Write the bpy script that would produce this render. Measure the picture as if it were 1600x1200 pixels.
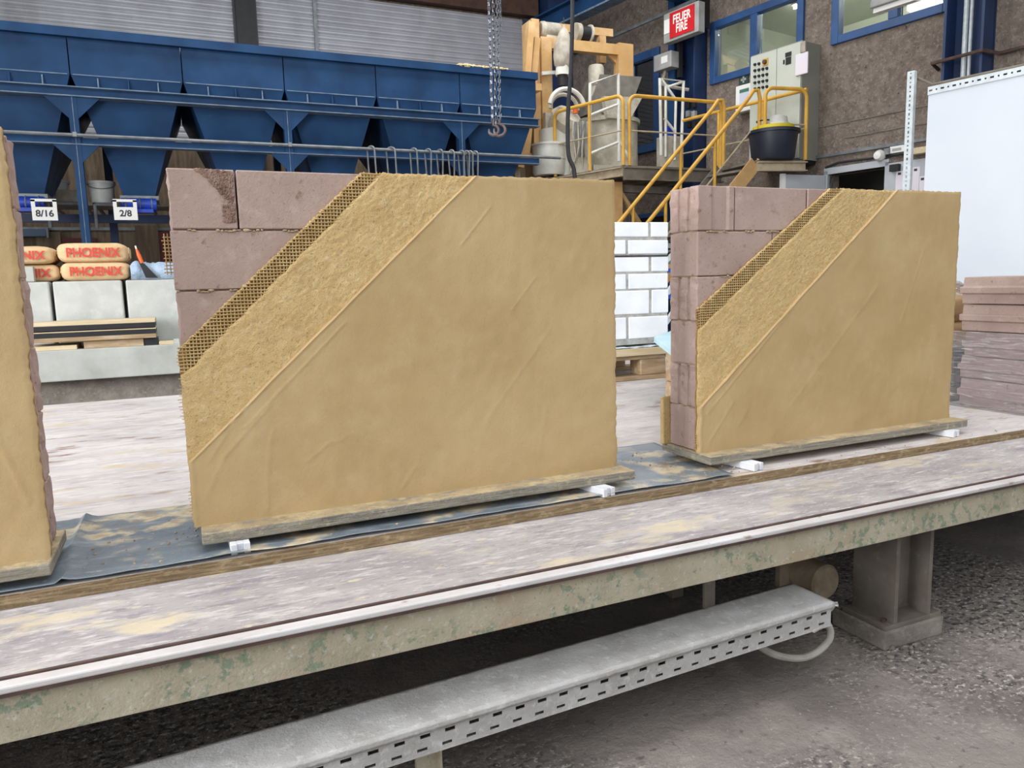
import bpy, bmesh, math, random
from mathutils import Vector, Matrix, noise

random.seed(11)
for o in list(bpy.data.objects):
    bpy.data.objects.remove(o)
SC = bpy.context.scene
COL = SC.collection
V = Vector

# ------------------------------------------------------------------ camera
ZC, FPX = 0.92, 1168.46
yaw, pit, rol = (math.radians(a) for a in (23.8636, 7.8128, -1.5266))
FW = V((math.sin(yaw)*math.cos(pit), math.cos(yaw)*math.cos(pit), -math.sin(pit)))
_r = V((math.cos(yaw), -math.sin(yaw), 0)); _u = _r.cross(FW)
RT = _r*math.cos(rol) + _u*math.sin(rol)
UP = -_r*math.sin(rol) + _u*math.cos(rol)
CAM = V((0, 0, ZC))
cd = bpy.data.cameras.new('camera'); cam = bpy.data.objects.new('camera', cd); COL.objects.link(cam)
cd.sensor_fit = 'HORIZONTAL'; cd.sensor_width = 36; cd.lens = FPX/1600*36; cd.clip_start = .02; cd.clip_end = 200
m = Matrix.Identity(4)
for i in range(3):
    m[i][0], m[i][1], m[i][2], m[i][3] = RT[i], UP[i], -FW[i], CAM[i]
cam.matrix_world = m
SC.camera = cam

# ------------------------------------------------------------------ light
wd = bpy.data.worlds.new('world'); SC.world = wd; wd.use_nodes = True
bg = wd.node_tree.nodes['Background']
bg.inputs[0].default_value = (.93, .97, 1.0, 1); bg.inputs[1].default_value = 1.55

def area(name, loc, target, sx, sy, power, col):
    ld = bpy.data.lights.new(name, 'AREA'); ld.shape = 'RECTANGLE'; ld.size = sx; ld.size_y = sy
    ld.energy = power; ld.color = col
    o = bpy.data.objects.new(name, ld); COL.objects.link(o); o.location = loc
    o.rotation_euler = (V(target)-V(loc)).to_track_quat('-Z', 'Y').to_euler()
    return o
area('skylight_front', (1.0, .9, 6.8), (1.0, 1.9, 0), 7, 3, 300, (.99, .99, 1))
area('skylight_rear', (3.0, 9.0, 6.9), (3.0, 9.6, 0), 9, 2.4, 430, (.98, .99, 1))
area('gate_daylight', (-5.4, .9, 2.3), (1.2, 1.5, .8), 4.5, 3.4, 620, (.97, .985, 1))

SC.view_settings.view_transform = 'Standard'; SC.view_settings.look = 'None'
SC.view_settings.exposure = 0.0; SC.view_settings.gamma = 1; SC.view_settings.use_curve_mapping = False

# ------------------------------------------------------------------ pixel -> place helpers (1600x1200)
def ray(x, y): return FW + RT*((x-800)/FPX) - UP*((y-600)/FPX)
def onz(x, y, z): d = ray(x, y); return CAM + d*((z-ZC)/d.z)
def ony(x, y, Y): d = ray(x, y); return CAM + d*(Y/d.y)
def onx(x, y, X): d = ray(x, y); return CAM + d*(X/d.x)
def atd(x, y, dep): return CAM + ray(x, y)*dep
def onpl(x, y, p, n): d = ray(x, y); return CAM + d*((p-CAM).dot(n)/d.dot(n))

# ------------------------------------------------------------------ materials
MATS = {}
def lin(c):
    return tuple(((v/255)/12.92 if v/255 <= .04045 else ((v/255+.055)/1.055)**2.4) for v in c) + (1,)

def mat(name, c1, c2=None, scale=4, stretch=(1, 1, 1), rough=.7, metal=0, layers=(), bumps=(), lo=.35, hi=.65, detail=6, spec=.5, dens=None, rvar=0):
    """c1..c2 noise blend; layers = (colour, scale, lo, hi, stretch, amount); bumps = (scale, strength, distance, stretch)"""
    if name in MATS: return MATS[name]
    M = bpy.data.materials.new(name); M.use_nodes = True; nt = M.node_tree; N = nt.nodes; L = nt.links
    b = N['Principled BSDF']
    geo = N.new('ShaderNodeNewGeometry')
    def nz(sc, st, det=6, rg=.55):
        mp = N.new('ShaderNodeMapping'); mp.inputs['Scale'].default_value = st
        L.new(geo.outputs['Position'], mp.inputs['Vector'])
        t = N.new('ShaderNodeTexNoise'); t.inputs['Scale'].default_value = sc; t.inputs['Detail'].default_value = det
        t.inputs['Roughness'].default_value = rg
        L.new(mp.outputs[0], t.inputs['Vector']); return t
    def ramp(sock, a, c):
        r = N.new('ShaderNodeMapRange'); r.inputs[1].default_value = a; r.inputs[2].default_value = c; r.clamp = True
        L.new(sock, r.inputs[0]); return r.outputs[0]
    def mix(fac, A, B):
        x = N.new('ShaderNodeMix'); x.data_type = 'RGBA'
        L.new(fac, x.inputs[0])
        for s, k in ((A, 6), (B, 7)):
            if isinstance(s, tuple): x.inputs[k].default_value = s
            else: L.new(s, x.inputs[k])
        return x.outputs[2]
    col = lin(c1)
    if c2:
        t = nz(scale, stretch, detail)
        col = mix(ramp(t.outputs[0], lo, hi), lin(c1), lin(c2))
    for (lc, ls, la, lb, lst, am, *mk) in layers:
        t = nz(ls, lst, 8, .62)
        f = ramp(t.outputs[0], la, lb)
        if mk:
            k_ = N.new('ShaderNodeMath'); k_.operation = 'MULTIPLY'
            L.new(f, k_.inputs[0]); L.new(ramp(nz(mk[0], (1, 1, 1), 4).outputs[0], mk[1], mk[2]), k_.inputs[1]); f = k_.outputs[0]
        q = N.new('ShaderNodeMath'); q.operation = 'MULTIPLY'; q.inputs[1].default_value = am; L.new(f, q.inputs[0])
        col = mix(q.outputs[0], col, lin(lc))
    if isinstance(col, tuple): b.inputs['Base Color'].default_value = col
    else: L.new(col, b.inputs['Base Color'])
    b.inputs['Roughness'].default_value = rough; b.inputs['Metallic'].default_value = metal
    b.inputs['Specular IOR Level'].default_value = spec
    if rvar:
        t = nz(6, (1, 1, 1)); r = N.new('ShaderNodeMapRange'); r.inputs[1].default_value = .3; r.inputs[2].default_value = .7
        r.inputs[3].default_value = rough-rvar; r.inputs[4].default_value = rough+rvar
        L.new(t.outputs[0], r.inputs[0]); L.new(r.outputs[0], b.inputs['Roughness'])
    prev = None
    for (bs, bst, bd, bstr) in bumps:
        t = nz(bs, bstr, 8, .6)
        bp = N.new('ShaderNodeBump'); bp.inputs['Strength'].default_value = bst; bp.inputs['Distance'].default_value = bd
        L.new(t.outputs[0], bp.inputs['Height'])
        if prev: L.new(prev, bp.inputs['Normal'])
        prev = bp.outputs[0]
    if prev: L.new(prev, b.inputs['Normal'])
    MATS[name] = M
    return M

def emis(name, c, s):
    M = bpy.data.materials.new(name); M.use_nodes = True; nt = M.node_tree
    b = nt.nodes['Principled BSDF']; b.inputs['Base Color'].default_value = lin(c)
    b.inputs['Emission Color'].default_value = lin(c); b.inputs['Emission Strength'].default_value = s
    MATS[name] = M; return M

def clear(name, tint, gloss_mix, rough, bscale=None, bst=.5, stretch=(1, 1, 1), haze=0.0):
    M = bpy.data.materials.new(name); M.use_nodes = True; nt = M.node_tree; N = nt.nodes; L = nt.links
    for n in list(N): N.remove(n)
    out = N.new('ShaderNodeOutputMaterial'); t = N.new('ShaderNodeBsdfTransparent'); g = N.new('ShaderNodeBsdfGlossy')
    t.inputs[0].default_value = tint; g.inputs['Roughness'].default_value = rough
    fr = N.new('ShaderNodeFresnel'); fr.inputs[0].default_value = 1.45
    ad = N.new('ShaderNodeMath'); ad.operation = 'ADD'; ad.inputs[1].default_value = gloss_mix; L.new(fr.outputs[0], ad.inputs[0])
    mx = N.new('ShaderNodeMixShader'); L.new(ad.outputs[0], mx.inputs[0]); L.new(t.outputs[0], mx.inputs[1]); L.new(g.outputs[0], mx.inputs[2])
    last = mx
    if haze:
        d = N.new('ShaderNodeBsdfDiffuse'); d.inputs[0].default_value = (.8, .8, .85, 1)
        m2 = N.new('ShaderNodeMixShader'); m2.inputs[0].default_value = haze
        L.new(mx.outputs[0], m2.inputs[1]); L.new(d.outputs[0], m2.inputs[2]); last = m2
    if bscale:
        ge = N.new('ShaderNodeNewGeometry'); mp = N.new('ShaderNodeMapping'); mp.inputs['Scale'].default_value = stretch
        L.new(ge.outputs['Position'], mp.inputs[0]); nz = N.new('ShaderNodeTexNoise'); nz.inputs['Scale'].default_value = bscale
        L.new(mp.outputs[0], nz.inputs['Vector']); bp = N.new('ShaderNodeBump'); bp.inputs['Strength'].default_value = bst; bp.inputs['Distance'].default_value = .02
        L.new(nz.outputs[0], bp.inputs['Height']); L.new(bp.outputs[0], g.inputs['Normal']); L.new(bp.outputs[0], fr.inputs['Normal'])
    L.new(last.outputs[0], out.inputs[0])
    MATS[name] = M; return M

I3 = (1, 1, 1)
OCH = (198, 178, 136)
m_finish = mat('clay_finish_plaster', (189, 164, 122), (179, 153, 110), 5, rough=.92, spec=.2,
               layers=[((194, 174, 138), 9, .55, .75, I3, .5), ((164, 137, 98), 260, .58, .68, I3, .3), ((202, 182, 146), 320, .6, .7, I3, .3), ((170, 142, 100), 3.5, .56, .7, (1, 1, 1.6), .35)], bumps=[(14, .3, .006, (1, 1, .6)), (55, .15, .004, I3), (160, .35, .0015, I3), (600, .4, .0008, I3)])
m_base = mat('clay_base_plaster', (212, 184, 132), (202, 172, 120), 26, rough=.95, spec=.15,
             layers=[((220, 198, 156), 70, .54, .7, I3, .6), ((146, 114, 72), 210, .57, .66, I3, .6), ((226, 204, 160), 260, .6, .68, I3, .5)], bumps=[(170, .6, .004, I3), (420, .9, .003, I3)])  # the dark speckle layer paints shade into the plaster's small pits
m_mesh = mat('reinforcing_mesh_clay', (200, 176, 128), (178, 150, 102), 60, rough=.95, spec=.1, bumps=[(300, .5, .002, I3)])
m_under = mat('shade_darkened_scratch_coat', (158, 128, 86), (136, 106, 70), 40, rough=.95, spec=.1, bumps=[(90, .8, .004, I3)])  # scratch coat darkened so the holes of the mesh look shaded
m_brick = mat('mauve_clay_brick', (178, 156, 147), (162, 139, 130), 6, rough=.85, spec=.25,
              layers=[((196, 176, 168), 22, .56, .72, I3, .55), ((122, 92, 76), 46, .62, .7, I3, .65), ((128, 100, 90), 170, .6, .67, I3, .65), ((206, 188, 156), 34, .69, .77, I3, .6), ((112, 86, 76), 9, .66, .72, (1, 1, 1), .45)],
              bumps=[(30, .3, .004, I3), (120, .3, .002, I3), (320, .5, .0015, I3)])
m_brick_rough = mat('broken_clay_brick', (164, 138, 126), (124, 98, 86), 60, rough=.95, spec=.1, bumps=[(60, 1, .006, I3), (200, .8, .003, I3)])
m_brick_dark = mat('dark_clay_brick', (116, 88, 80), (98, 72, 66), 12, rough=.9, spec=.2, bumps=[(60, .5, .004, I3)])
m_plyedge = mat('weathered_plywood_edge', (160, 138, 108), (116, 95, 72), 6, (2, 2, 42), rough=.9, spec=.2,
                layers=[((198, 178, 142), 40, .52, .72, (1, 1, 2), .7), ((96, 72, 54), 30, .62, .7, (.6, 1, 5), .6)], bumps=[(7, .7, .006, (2, 2, 50)), (140, .8, .003, I3)])
m_basebd = mat('dusty_base_board', (190, 172, 136), (150, 134, 110), 7, (1.5, 1.5, 38), rough=.92, spec=.2,
               layers=[((126, 124, 120), 34, .54, .66, (.5, 1, 3), .75), ((208, 190, 150), 26, .52, .66, I3, .6), ((100, 92, 82), 120, .62, .7, (.5, 1, 2), .6)], bumps=[(8, .7, .006, (2, 2, 50)), (140, .9, .004, I3)])
m_boardedge = mat('grey_board_edge', (170, 163, 148), (132, 126, 114), 7, (1.5, 1.5, 38), rough=.92, spec=.2,
               layers=[((104, 100, 94), 40, .56, .66, (.4, 1, 5), .7), ((196, 184, 156), 50, .56, .66, I3, .6)], bumps=[(8, .8, .006, (2, 2, 60)), (140, .9, .004, I3)])
m_top = mat('scuffed_table_board', (204, 198, 195), (180, 173, 173), 5, (.6, 1.6, 1), rough=.6, spec=.4, rvar=.12,
            layers=[((158, 150, 154), 16, .54, .68, (.4, 1.5, 1), .7), ((216, 212, 208), 34, .52, .66, (.4, 1.6, 1), .7), ((140, 130, 130), 90, .58, .66, (.3, 1.8, 1), .6),
                    ((194, 172, 134), 7, .54, .66, (.6, 1.5, 1), .75, 2.0, .42, .55), ((132, 100, 80), 14, .55, .63, (.5, 1.5, 1), .85, 3.1, .5, .58)],
            bumps=[(60, .3, .003, (.3, 2, 1)), (240, .4, .001, I3)])
m_ledge = mat('scuffed_ledge_board', (178, 173, 172), (154, 148, 150), 6, (.6, 1.6, 1), rough=.62, spec=.4, rvar=.1,
              layers=[((132, 126, 134), 24, .53, .68, (.4, 1.6, 1), .75), ((206, 201, 200), 40, .53, .66, (.4, 1.6, 1), .75), ((118, 111, 120), 110, .57, .65, (.3, 1.8, 1), .7), ((220, 216, 214), 150, .6, .67, (.35, 1.6, 1), .7),
                      ((204, 191, 164), 6, .56, .62, (.6, 1.5, 1), .9, 1.3, .42, .58), ((206, 194, 168), 22, .62, .67, (.5, 1.5, 1), .8)],
              bumps=[(60, .3, .003, (.3, 2, 1)), (240, .45, .001, I3)])
m_strip = mat('worn_white_steel_edge', (214, 212, 214), (190, 184, 182), 14, (.4, 1, 1), rough=.5, spec=.5,
              layers=[((150, 118, 100), 44, .63, .7, (.4, 1, 1), .75), ((168, 164, 164), 100, .6, .68, (.4, 1, 1), .5)], bumps=[(120, .4, .001, I3)])
m_rusty = mat('rusty_steel_edge', (92, 70, 62), (66, 50, 46), 20, rough=.8, bumps=[(90, .5, .002, I3)])
m_beam = mat('dusty_green_painted_steel', (184, 175, 156), (164, 153, 132), 9, rough=.8, spec=.3,
             layers=[((172, 148, 114), 6, .54, .7, (.5, 1, 1.5), .6), ((108, 134, 112), 50, .52, .58, I3, .7, 7, .46, .56), ((104, 132, 110), 90, .62, .67, I3, .7), ((96, 88, 76), 130, .66, .7, I3, .6), ((208, 206, 198), 80, .57, .68, I3, .6)],
             bumps=[(60, .5, .004, I3), (200, .6, .003, I3)])
m_leg = mat('dusty_grey_steel', (128, 121, 112), (102, 94, 85), 8, rough=.75, spec=.3, layers=[((146, 138, 126), 50, .58, .7, I3, .5)], bumps=[(60, .3, .002, I3)])
m_foot = mat('cast_footing', (150, 143, 134), (122, 115, 107), 14, rough=.92, spec=.2, layers=[((170, 164, 156), 60, .56, .68, I3, .6), ((92, 86, 80), 80, .62, .7, I3, .6)], bumps=[(50, .8, .006, I3), (180, .7, .003, I3)])
m_tray = mat('dust_coated_tray', (190, 188, 187), (170, 167, 164), 14, rough=.9, spec=.2,
             layers=[((210, 210, 209), 60, .55, .66, I3, .6), ((140, 136, 132), 130, .62, .7, I3, .6)], bumps=[(40, .4, .004, I3), (130, .6, .003, I3), (300, .6, .0015, I3)])
m_floor = mat('dusty_concrete_floor', (140, 132, 126), (112, 105, 101), 3, rough=.85, spec=.3,
              layers=[((164, 154, 144), 5, .52, .7, I3, .6), ((60, 57, 58), 46, .50, .57, (1, 1.3, 1), .9, 1.1, .43, .53), ((206, 200, 190), 70, .55, .62, (1, 1.3, 1), .8, 1.1, .42, .52), ((84, 78, 76), 34, .6, .68, I3, .7), ((184, 178, 170), 110, .62, .68, I3, .7), ((88, 82, 80), 150, .62, .68, I3, .6)],
              bumps=[(14, .5, .012, I3), (50, .7, .008, I3), (160, .6, .003, I3)])
m_film = mat('blue_grey_plastic_film', (122, 132, 140), (98, 109, 119), 6, (.6, 1.4, 1), rough=.34, spec=.5, rvar=.1,
             layers=[((158, 165, 168), 16, .55, .7, (.5, 1.5, 1), .6), ((202, 188, 156), 14, .46, .56, (.9, 1.2, 1), .9, 4.2, .47, .55), ((150, 124, 92), 20, .52, .62, (.9, 1.2, 1), .6, 4.2, .52, .6), ((194, 184, 160), 60, .64, .7, (.6, 1.5, 1), .7)],
             bumps=[(9, .5, .01, I3), (60, .3, .003, I3)])
m_shim = mat('white_plastic_shim', (226, 228, 232), (206, 208, 214), 20, rough=.6)
m_conc = mat('pale_cast_concrete', (192, 194, 190), (176, 178, 174), 5, rough=.8, spec=.3,
             layers=[((120, 122, 118), 60, .7, .74, I3, .7), ((204, 206, 202), 12, .5, .7, I3, .6)], bumps=[(90, .25, .002, I3)])
m_conc_grey = mat('grey_cast_concrete', (184, 186, 180), (160, 162, 156), 5, rough=.85, spec=.3,
                  layers=[((84, 86, 84), 40, .68, .73, (.7, 1, 1), .75)], bumps=[(60, .3, .003, I3)])
m_boardwall = mat('board_marked_concrete', (126, 110, 92), (100, 86, 72), 3, (7, 7, .5), rough=.92, spec=.2,
                  layers=[((150, 134, 114), 2.4, .52, .72, (3, 3, .8), .6)], bumps=[(3, .5, .03, (7, 7, .3))])
m_pebble = mat('exposed_aggregate_wall', (140, 128, 117), (114, 102, 93), 9, rough=.92, spec=.2,
               layers=[((158, 146, 136), 24, .54, .64, I3, .8), ((66, 58, 54), 22, .61, .67, I3, .85), ((186, 178, 170), 44, .66, .7, I3, .7)],
               bumps=[(24, .9, .03, I3)])
m_shutter = mat('grey_roller_shutter', (186, 186, 192), (170, 170, 176), 2, rough=.42, metal=.15, spec=.5, layers=[((120, 112, 106), 1.2, .56, .75, (1.5, 1, .5), .4)])
m_shut_frame = mat('dark_steel_frame', (66, 68, 76), (52, 54, 62), 4, rough=.5, spec=.5)
m_blue = mat('blue_painted_steel', (40, 74, 114), (32, 60, 94), 2.4, rough=.45, spec=.14, rvar=.08,
             layers=[((64, 94, 132), 2.2, .58, .78, (1, 1, 1.4), .35), ((130, 140, 150), 40, .74, .78, I3, .5)], bumps=[(6, .06, .02, I3)])
m_blue_dust = mat('dusty_blue_flange', (126, 142, 158), (92, 112, 136), 14, (.5, 1, 1), rough=.8, spec=.3)
m_blue_dark = mat('dark_blue_column', (34, 58, 100), (26, 46, 82), 3, rough=.5, spec=.5)
m_blue_motor = mat('bright_blue_motor', (24, 72, 190), (18, 56, 160), 10, rough=.4, spec=.5)
m_pipe = mat('grey_galvanised_pipe', (140, 144, 146), (112, 116, 120), 8, rough=.5, metal=.4)
m_dark = mat('near_black_steel', (34, 34, 38), (24, 24, 28), 10, rough=.6)
m_yel = mat('yellow_painted_tube', (222, 172, 66), (200, 152, 62), 5, rough=.5, spec=.5, layers=[((150, 120, 84), 9, .6, .72, I3, .6)])
m_tan = mat('tan_painted_steel', (208, 168, 112), (190, 148, 94), 3, rough=.65, layers=[((232, 204, 164), 2.2, .5, .7, I3, .6), ((140, 110, 80), 14, .66, .74, I3, .5)])
m_white = mat('white_painted_steel', (224, 224, 216), (204, 202, 192), 6, rough=.55)
m_mixer = mat('dusty_cream_machine', (196, 190, 174), (164, 156, 140), 5, rough=.8, layers=[((216, 210, 196), 12, .54, .7, I3, .6), ((120, 104, 84), 16, .64, .74, I3, .5)], bumps=[(30, .3, .01, I3)])
m_greysteel = mat('grey_platform_steel', (134, 126, 114), (106, 98, 88), 5, rough=.75)
m_canvas = mat('grey_canvas_bag', (190, 182, 168), (150, 140, 126), 6, rough=.95, bumps=[(7, .8, .03, (1, 1, .5))])
m_cab = mat('pale_green_grey_cabinet', (198, 202, 190), (188, 192, 180), 2, rough=.5, spec=.5)
m_cab_side = mat('cabinet_shell_grey', (148, 148, 138), (138, 138, 128), 2, rough=.5)
m_black = mat('black_plastic', (28, 28, 30), rough=.5)
m_navy = mat('navy_plastic_tub', (36, 40, 56), (30, 34, 48), 6, rough=.45)
m_bucket = mat('white_plastic_bucket', (214, 216, 212), (196, 196, 192), 6, rough=.45)
m_yelrim = mat('yellow_plastic', (222, 200, 40), rough=.5)
m_red = mat('red_sign_face', (206, 36, 44), (196, 30, 38), 4, rough=.4)
m_whitesign = mat('white_print', (236, 234, 230), rough=.5)
m_greysign = mat('grey_sign_housing', (170, 170, 168), (150, 150, 148), 6, rough=.5)
m_ink = mat('dark_print', (50, 54, 60), rough=.6)
m_redink = mat('red_print', (206, 62, 52), (196, 76, 62), 60, rough=.8)
m_paper = mat('kraft_paper', (214, 184, 142), (196, 164, 122), 5, rough=.85, spec=.25, layers=[((228, 204, 168), 8, .52, .7, I3, .6)], bumps=[(14, .5, .012, I3), (50, .25, .004, I3)])
m_wood = mat('weathered_wood', (178, 152, 118), (150, 124, 94), 4, (2, 10, 10), rough=.85, bumps=[(6, .4, .004, (1, 20, 20))],
             layers=[((196, 186, 170), 6, .52, .7, (.6, 3, 3), .7), ((92, 74, 58), 12, .66, .74, (.5, 2, 2), .6)])
m_woodpale = mat('pale_cut_wood', (216, 200, 168), (196, 176, 140), 5, (1, 8, 8), rough=.8)
m_blackedge = mat('black_phenolic_edge', (36, 36, 40), (26, 26, 30), 12, rough=.5, layers=[((120, 116, 110), 40, .68, .73, I3, .6)])
m_ks = mat('white_sand_lime_brick', (240, 241, 244), (228, 230, 235), 8, rough=.85, spec=.2, layers=[((206, 206, 208), 18, .66, .76, I3, .6)], bumps=[(160, .2, .001, I3)])
m_mortar = mat('grey_mortar', (186, 184, 180), (158, 156, 152), 30, rough=.95, bumps=[(80, .9, .006, I3)])
m_lightblue = mat('light_blue_foam_board', (188, 216, 224), (170, 202, 214), 5, rough=.7)
m_sheet = mat('pale_plastic_sheet', (198, 208, 212), (176, 190, 198), 6, rough=.35, bumps=[(10, .6, .02, I3)])
m_bluesheet = mat('pale_blue_plastic_sheet', (176, 196, 216), (140, 162, 186), 7, rough=.3, bumps=[(16, .8, .02, I3)])
m_orange = mat('orange_plastic', (226, 96, 36), rough=.5)
m_steel = mat('bright_chain_steel', (128, 130, 138), (96, 98, 106), 60, rough=.28, metal=.9)
m_hook = mat('dull_hook_steel', (112, 98, 96), (84, 72, 72), 30, rough=.45, metal=.6)
m_cable = mat('black_rubber_cable', (44, 44, 50), (34, 34, 38), 20, rough=.6)
m_hose = mat('dusty_grey_hose', (176, 172, 164), (150, 146, 138), 20, rough=.8, bumps=[(120, .3, .002, I3)])
m_motorbrown = mat('dusty_brown_motor', (146, 132, 112), (116, 100, 82), 20, rough=.9, bumps=[(80, .5, .003, I3)])
m_board = mat('white_display_board', (208, 213, 219), (199, 206, 215), 1.2, rough=.55, spec=.3)
m_galv = mat('galvanised_slotted_angle', (206, 214, 216), (186, 194, 198), 20, rough=.45, metal=.2)
m_doorgrey = mat('pale_grey_door', (186, 190, 194), (174, 178, 184), 3, rough=.5)
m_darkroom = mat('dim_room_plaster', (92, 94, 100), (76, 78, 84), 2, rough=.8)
m_office = mat('office_plaster', (200, 202, 196), (190, 193, 188), 2, rough=.8)
m_winblue = mat('blue_window_frame', (44, 84, 136), (36, 70, 116), 3, rough=.45)
m_note = mat('paper_note', (226, 218, 226), rough=.7)
m_maroon = mat('maroon_door_paint', (104, 44, 44), (88, 36, 38), 4, rough=.6)
m_ceil = mat('dark_roof_deck', (110, 108, 106), (96, 94, 92), 2, rough=.9)
m_green = mat('dark_green_sign', (40, 66, 58), rough=.5)
m_crumb = mat('clay_crumb', (176, 158, 130), (140, 120, 98), 60, rough=.95)
glass = clear('window_glass', (.86, .92, .9, 1), .06, .02)
wrap = clear('stretch_wrap_film', (.9, .9, .93, 1), .05, .12, 14, .9, (1, .35, 2.2), haze=.10)
lamp_m = emis('fluorescent_tube', (255, 246, 226), 150)

# ------------------------------------------------------------------ mesh builder
WL = {}
def nrm(v):
    v = V(v); return v.normalized()

class MB:
    def __init__(s): s.v = []; s.f = []; s.mi = []
    def add(s, vs, fs, mi=0):
        o = len(s.v); s.v += [V(p) for p in vs]; s.f += [tuple(i+o for i in f) for f in fs]; s.mi += [mi]*len(fs); return s
    def box(s, x0, x1, y0, y1, z0, z1, j=0, mi=0):
        P = [V((x, y, z)) for z in (z0, z1) for y in (y0, y1) for x in (x0, x1)]
        if j: P = [p+V((random.uniform(-j, j), random.uniform(-j, j), random.uniform(-j, j))) for p in P]
        return s.add(P, [(0, 2, 3, 1), (4, 5, 7, 6), (0, 1, 5, 4), (2, 6, 7, 3), (0, 4, 6, 2), (1, 3, 7, 5)], mi)
    def ob(s, c, ax, ay, az, mi=0):
        c = V(c); P = [c+ax*i+ay*j+az*k for k in (-1, 1) for j in (-1, 1) for i in (-1, 1)]
        return s.add(P, [(0, 2, 3, 1), (4, 5, 7, 6), (0, 1, 5, 4), (2, 6, 7, 3), (0, 4, 6, 2), (1, 3, 7, 5)], mi)
    def bar(s, p, q, w, h, up=(0, 0, 1), mi=0):
        p, q = V(p), V(q); d = (q-p); L = d.length; d = d/L; up = V(up)
        sd = d.cross(up)
        if sd.length < 1e-4: sd = d.cross(V((1, 0, 0)))
        sd.normalize(); u2 = sd.cross(d)
        return s.ob((p+q)/2, d*(L/2), sd*(w/2), u2*(h/2), mi)
    def tube(s, pts, r, seg=8, closed=False, mi=0, cap=True):
        pts = [V(p) for p in pts]; n = len(pts); rings = []; prev = None
        for i, p in enumerate(pts):
            if closed: d = pts[(i+1) % n]-pts[i-1]
            else: d = pts[min(i+1, n-1)]-pts[max(i-1, 0)]
            d.normalize()
            if prev is None:
                a = d.cross(V((0, 0, 1)));
                if a.length < .05: a = d.cross(V((1, 0, 0)))
            else: a = prev-d*prev.dot(d)
            a.normalize(); prev = a; b = d.cross(a)
            rr = r[i] if isinstance(r, (list, tuple)) else r
            rings.append([p+(a*math.cos(t)+b*math.sin(t))*rr for t in (2*math.pi*k/seg for k in range(seg))])
        vs = [x for g in rings for x in g]; fs = []
        for i in range(n if closed else n-1):
            for k in range(seg):
                a0, b0 = i*seg+k, i*seg+(k+1) % seg; a1, b1 = ((i+1) % n)*seg+k, ((i+1) % n)*seg+(k+1) % seg
                fs.append((a0, b0, b1, a1))
        if cap and not closed:
            fs.append(tuple(range(seg-1, -1, -1))); fs.append(tuple((n-1)*seg+k for k in range(seg)))
        return s.add(vs, fs, mi)
    def cyl(s, p, q, r, r1=None, seg=20, mi=0):
        return s.tube([p, q], [r, r if r1 is None else r1], seg, mi=mi)
    def lathe(s, p, d, prof, seg=24, mi=0, ring=None):
        p, d = V(p), nrm(d); pts = [p+d*t for (r, t) in prof]
        a = d.cross(V((0, 0, 1)));
        if a.length < .05: a = V((1, 0, 0))
        a.normalize(); b = d.cross(a); vs = []; fs = []
        for (r, t) in prof:
            vs += [p+d*t+(a*math.cos(2*math.pi*k/seg)+b*math.sin(2*math.pi*k/seg))*max(r, 1e-4) for k in range(seg)]
        for i in range(len(prof)-1):
            for k in range(seg):
                fs.append((i*seg+k, i*seg+(k+1) % seg, (i+1)*seg+(k+1) % seg, (i+1)*seg+k))
        return s.add(vs, fs, mi)
    def prism(s, poly, vec, mi=0):
        n = len(poly); P = [V(p) for p in poly]; Q = [p+V(vec) for p in P]
        fs = [tuple(range(n-1, -1, -1)), tuple(range(n, 2*n))] + [(i, (i+1) % n, n+(i+1) % n, n+i) for i in range(n)]
        return s.add(P+Q, fs, mi)
    def grid(s, fn, nu, nv, mi=0):
        vs = [fn(i/nu, j/nv) for j in range(nv+1) for i in range(nu+1)]
        fs = [(j*(nu+1)+i, j*(nu+1)+i+1, (j+1)*(nu+1)+i+1, (j+1)*(nu+1)+i) for j in range(nv) for i in range(nu)]
        return s.add(vs, fs, mi)
    def blob(s, c, rx, ry, rz, nz=.25, seg=7, mi=0):
        c = V(c); vs = [c+V((0, 0, -rz))]; fs = []; R = 4
        for i in range(1, R):
            a = math.pi*i/R
            for k in range(seg):
                t = 2*math.pi*k/seg; q = 1+random.uniform(-nz, nz)
                vs.append(c+V((rx*math.sin(a)*math.cos(t)*q, ry*math.sin(a)*math.sin(t)*q, -rz*math.cos(a)*q)))
        vs.append(c+V((0, 0, rz))); n = len(vs)-1
        for k in range(seg):
            fs.append((0, 1+(k+1) % seg, 1+k)); fs.append((n, n-seg+k, n-seg+(k+1) % seg))
            for i in range(R-2):
                a0 = 1+i*seg; fs.append((a0+k, a0+(k+1) % seg, a0+seg+(k+1) % seg, a0+seg+k))
        return s.add(vs, fs, mi)
    def build(s, name, m, parent=None, smooth=False, bevel=0, segs=2, fix=True, solid=0, angle=35):
        mn = V((min(p[i] for p in s.v) for i in range(3))); mx = V((max(p[i] for p in s.v) for i in range(3)))
        base = (mn+mx)/2
        if parent is None: base.z = mn.z
        me = bpy.data.meshes.new(name); me.from_pydata([p-base for p in s.v], [], s.f)
        ms = m if isinstance(m, (list, tuple)) else [m]
        for q in ms: me.materials.append(q)
        if len(ms) > 1: me.polygons.foreach_set('material_index', s.mi)
        if fix:
            bm = bmesh.new(); bm.from_mesh(me); bmesh.ops.recalc_face_normals(bm, faces=bm.faces); bm.to_mesh(me); bm.free()
        o = bpy.data.objects.new(name, me); COL.objects.link(o)
        o.location = base-(WL[parent.name] if parent else V((0, 0, 0)))
        if parent: o.parent = parent
        WL[o.name] = base.copy()
        if smooth:
            me.polygons.foreach_set('use_smooth', [True]*len(me.polygons))
            me.set_sharp_from_angle(angle=math.radians(angle))
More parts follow.
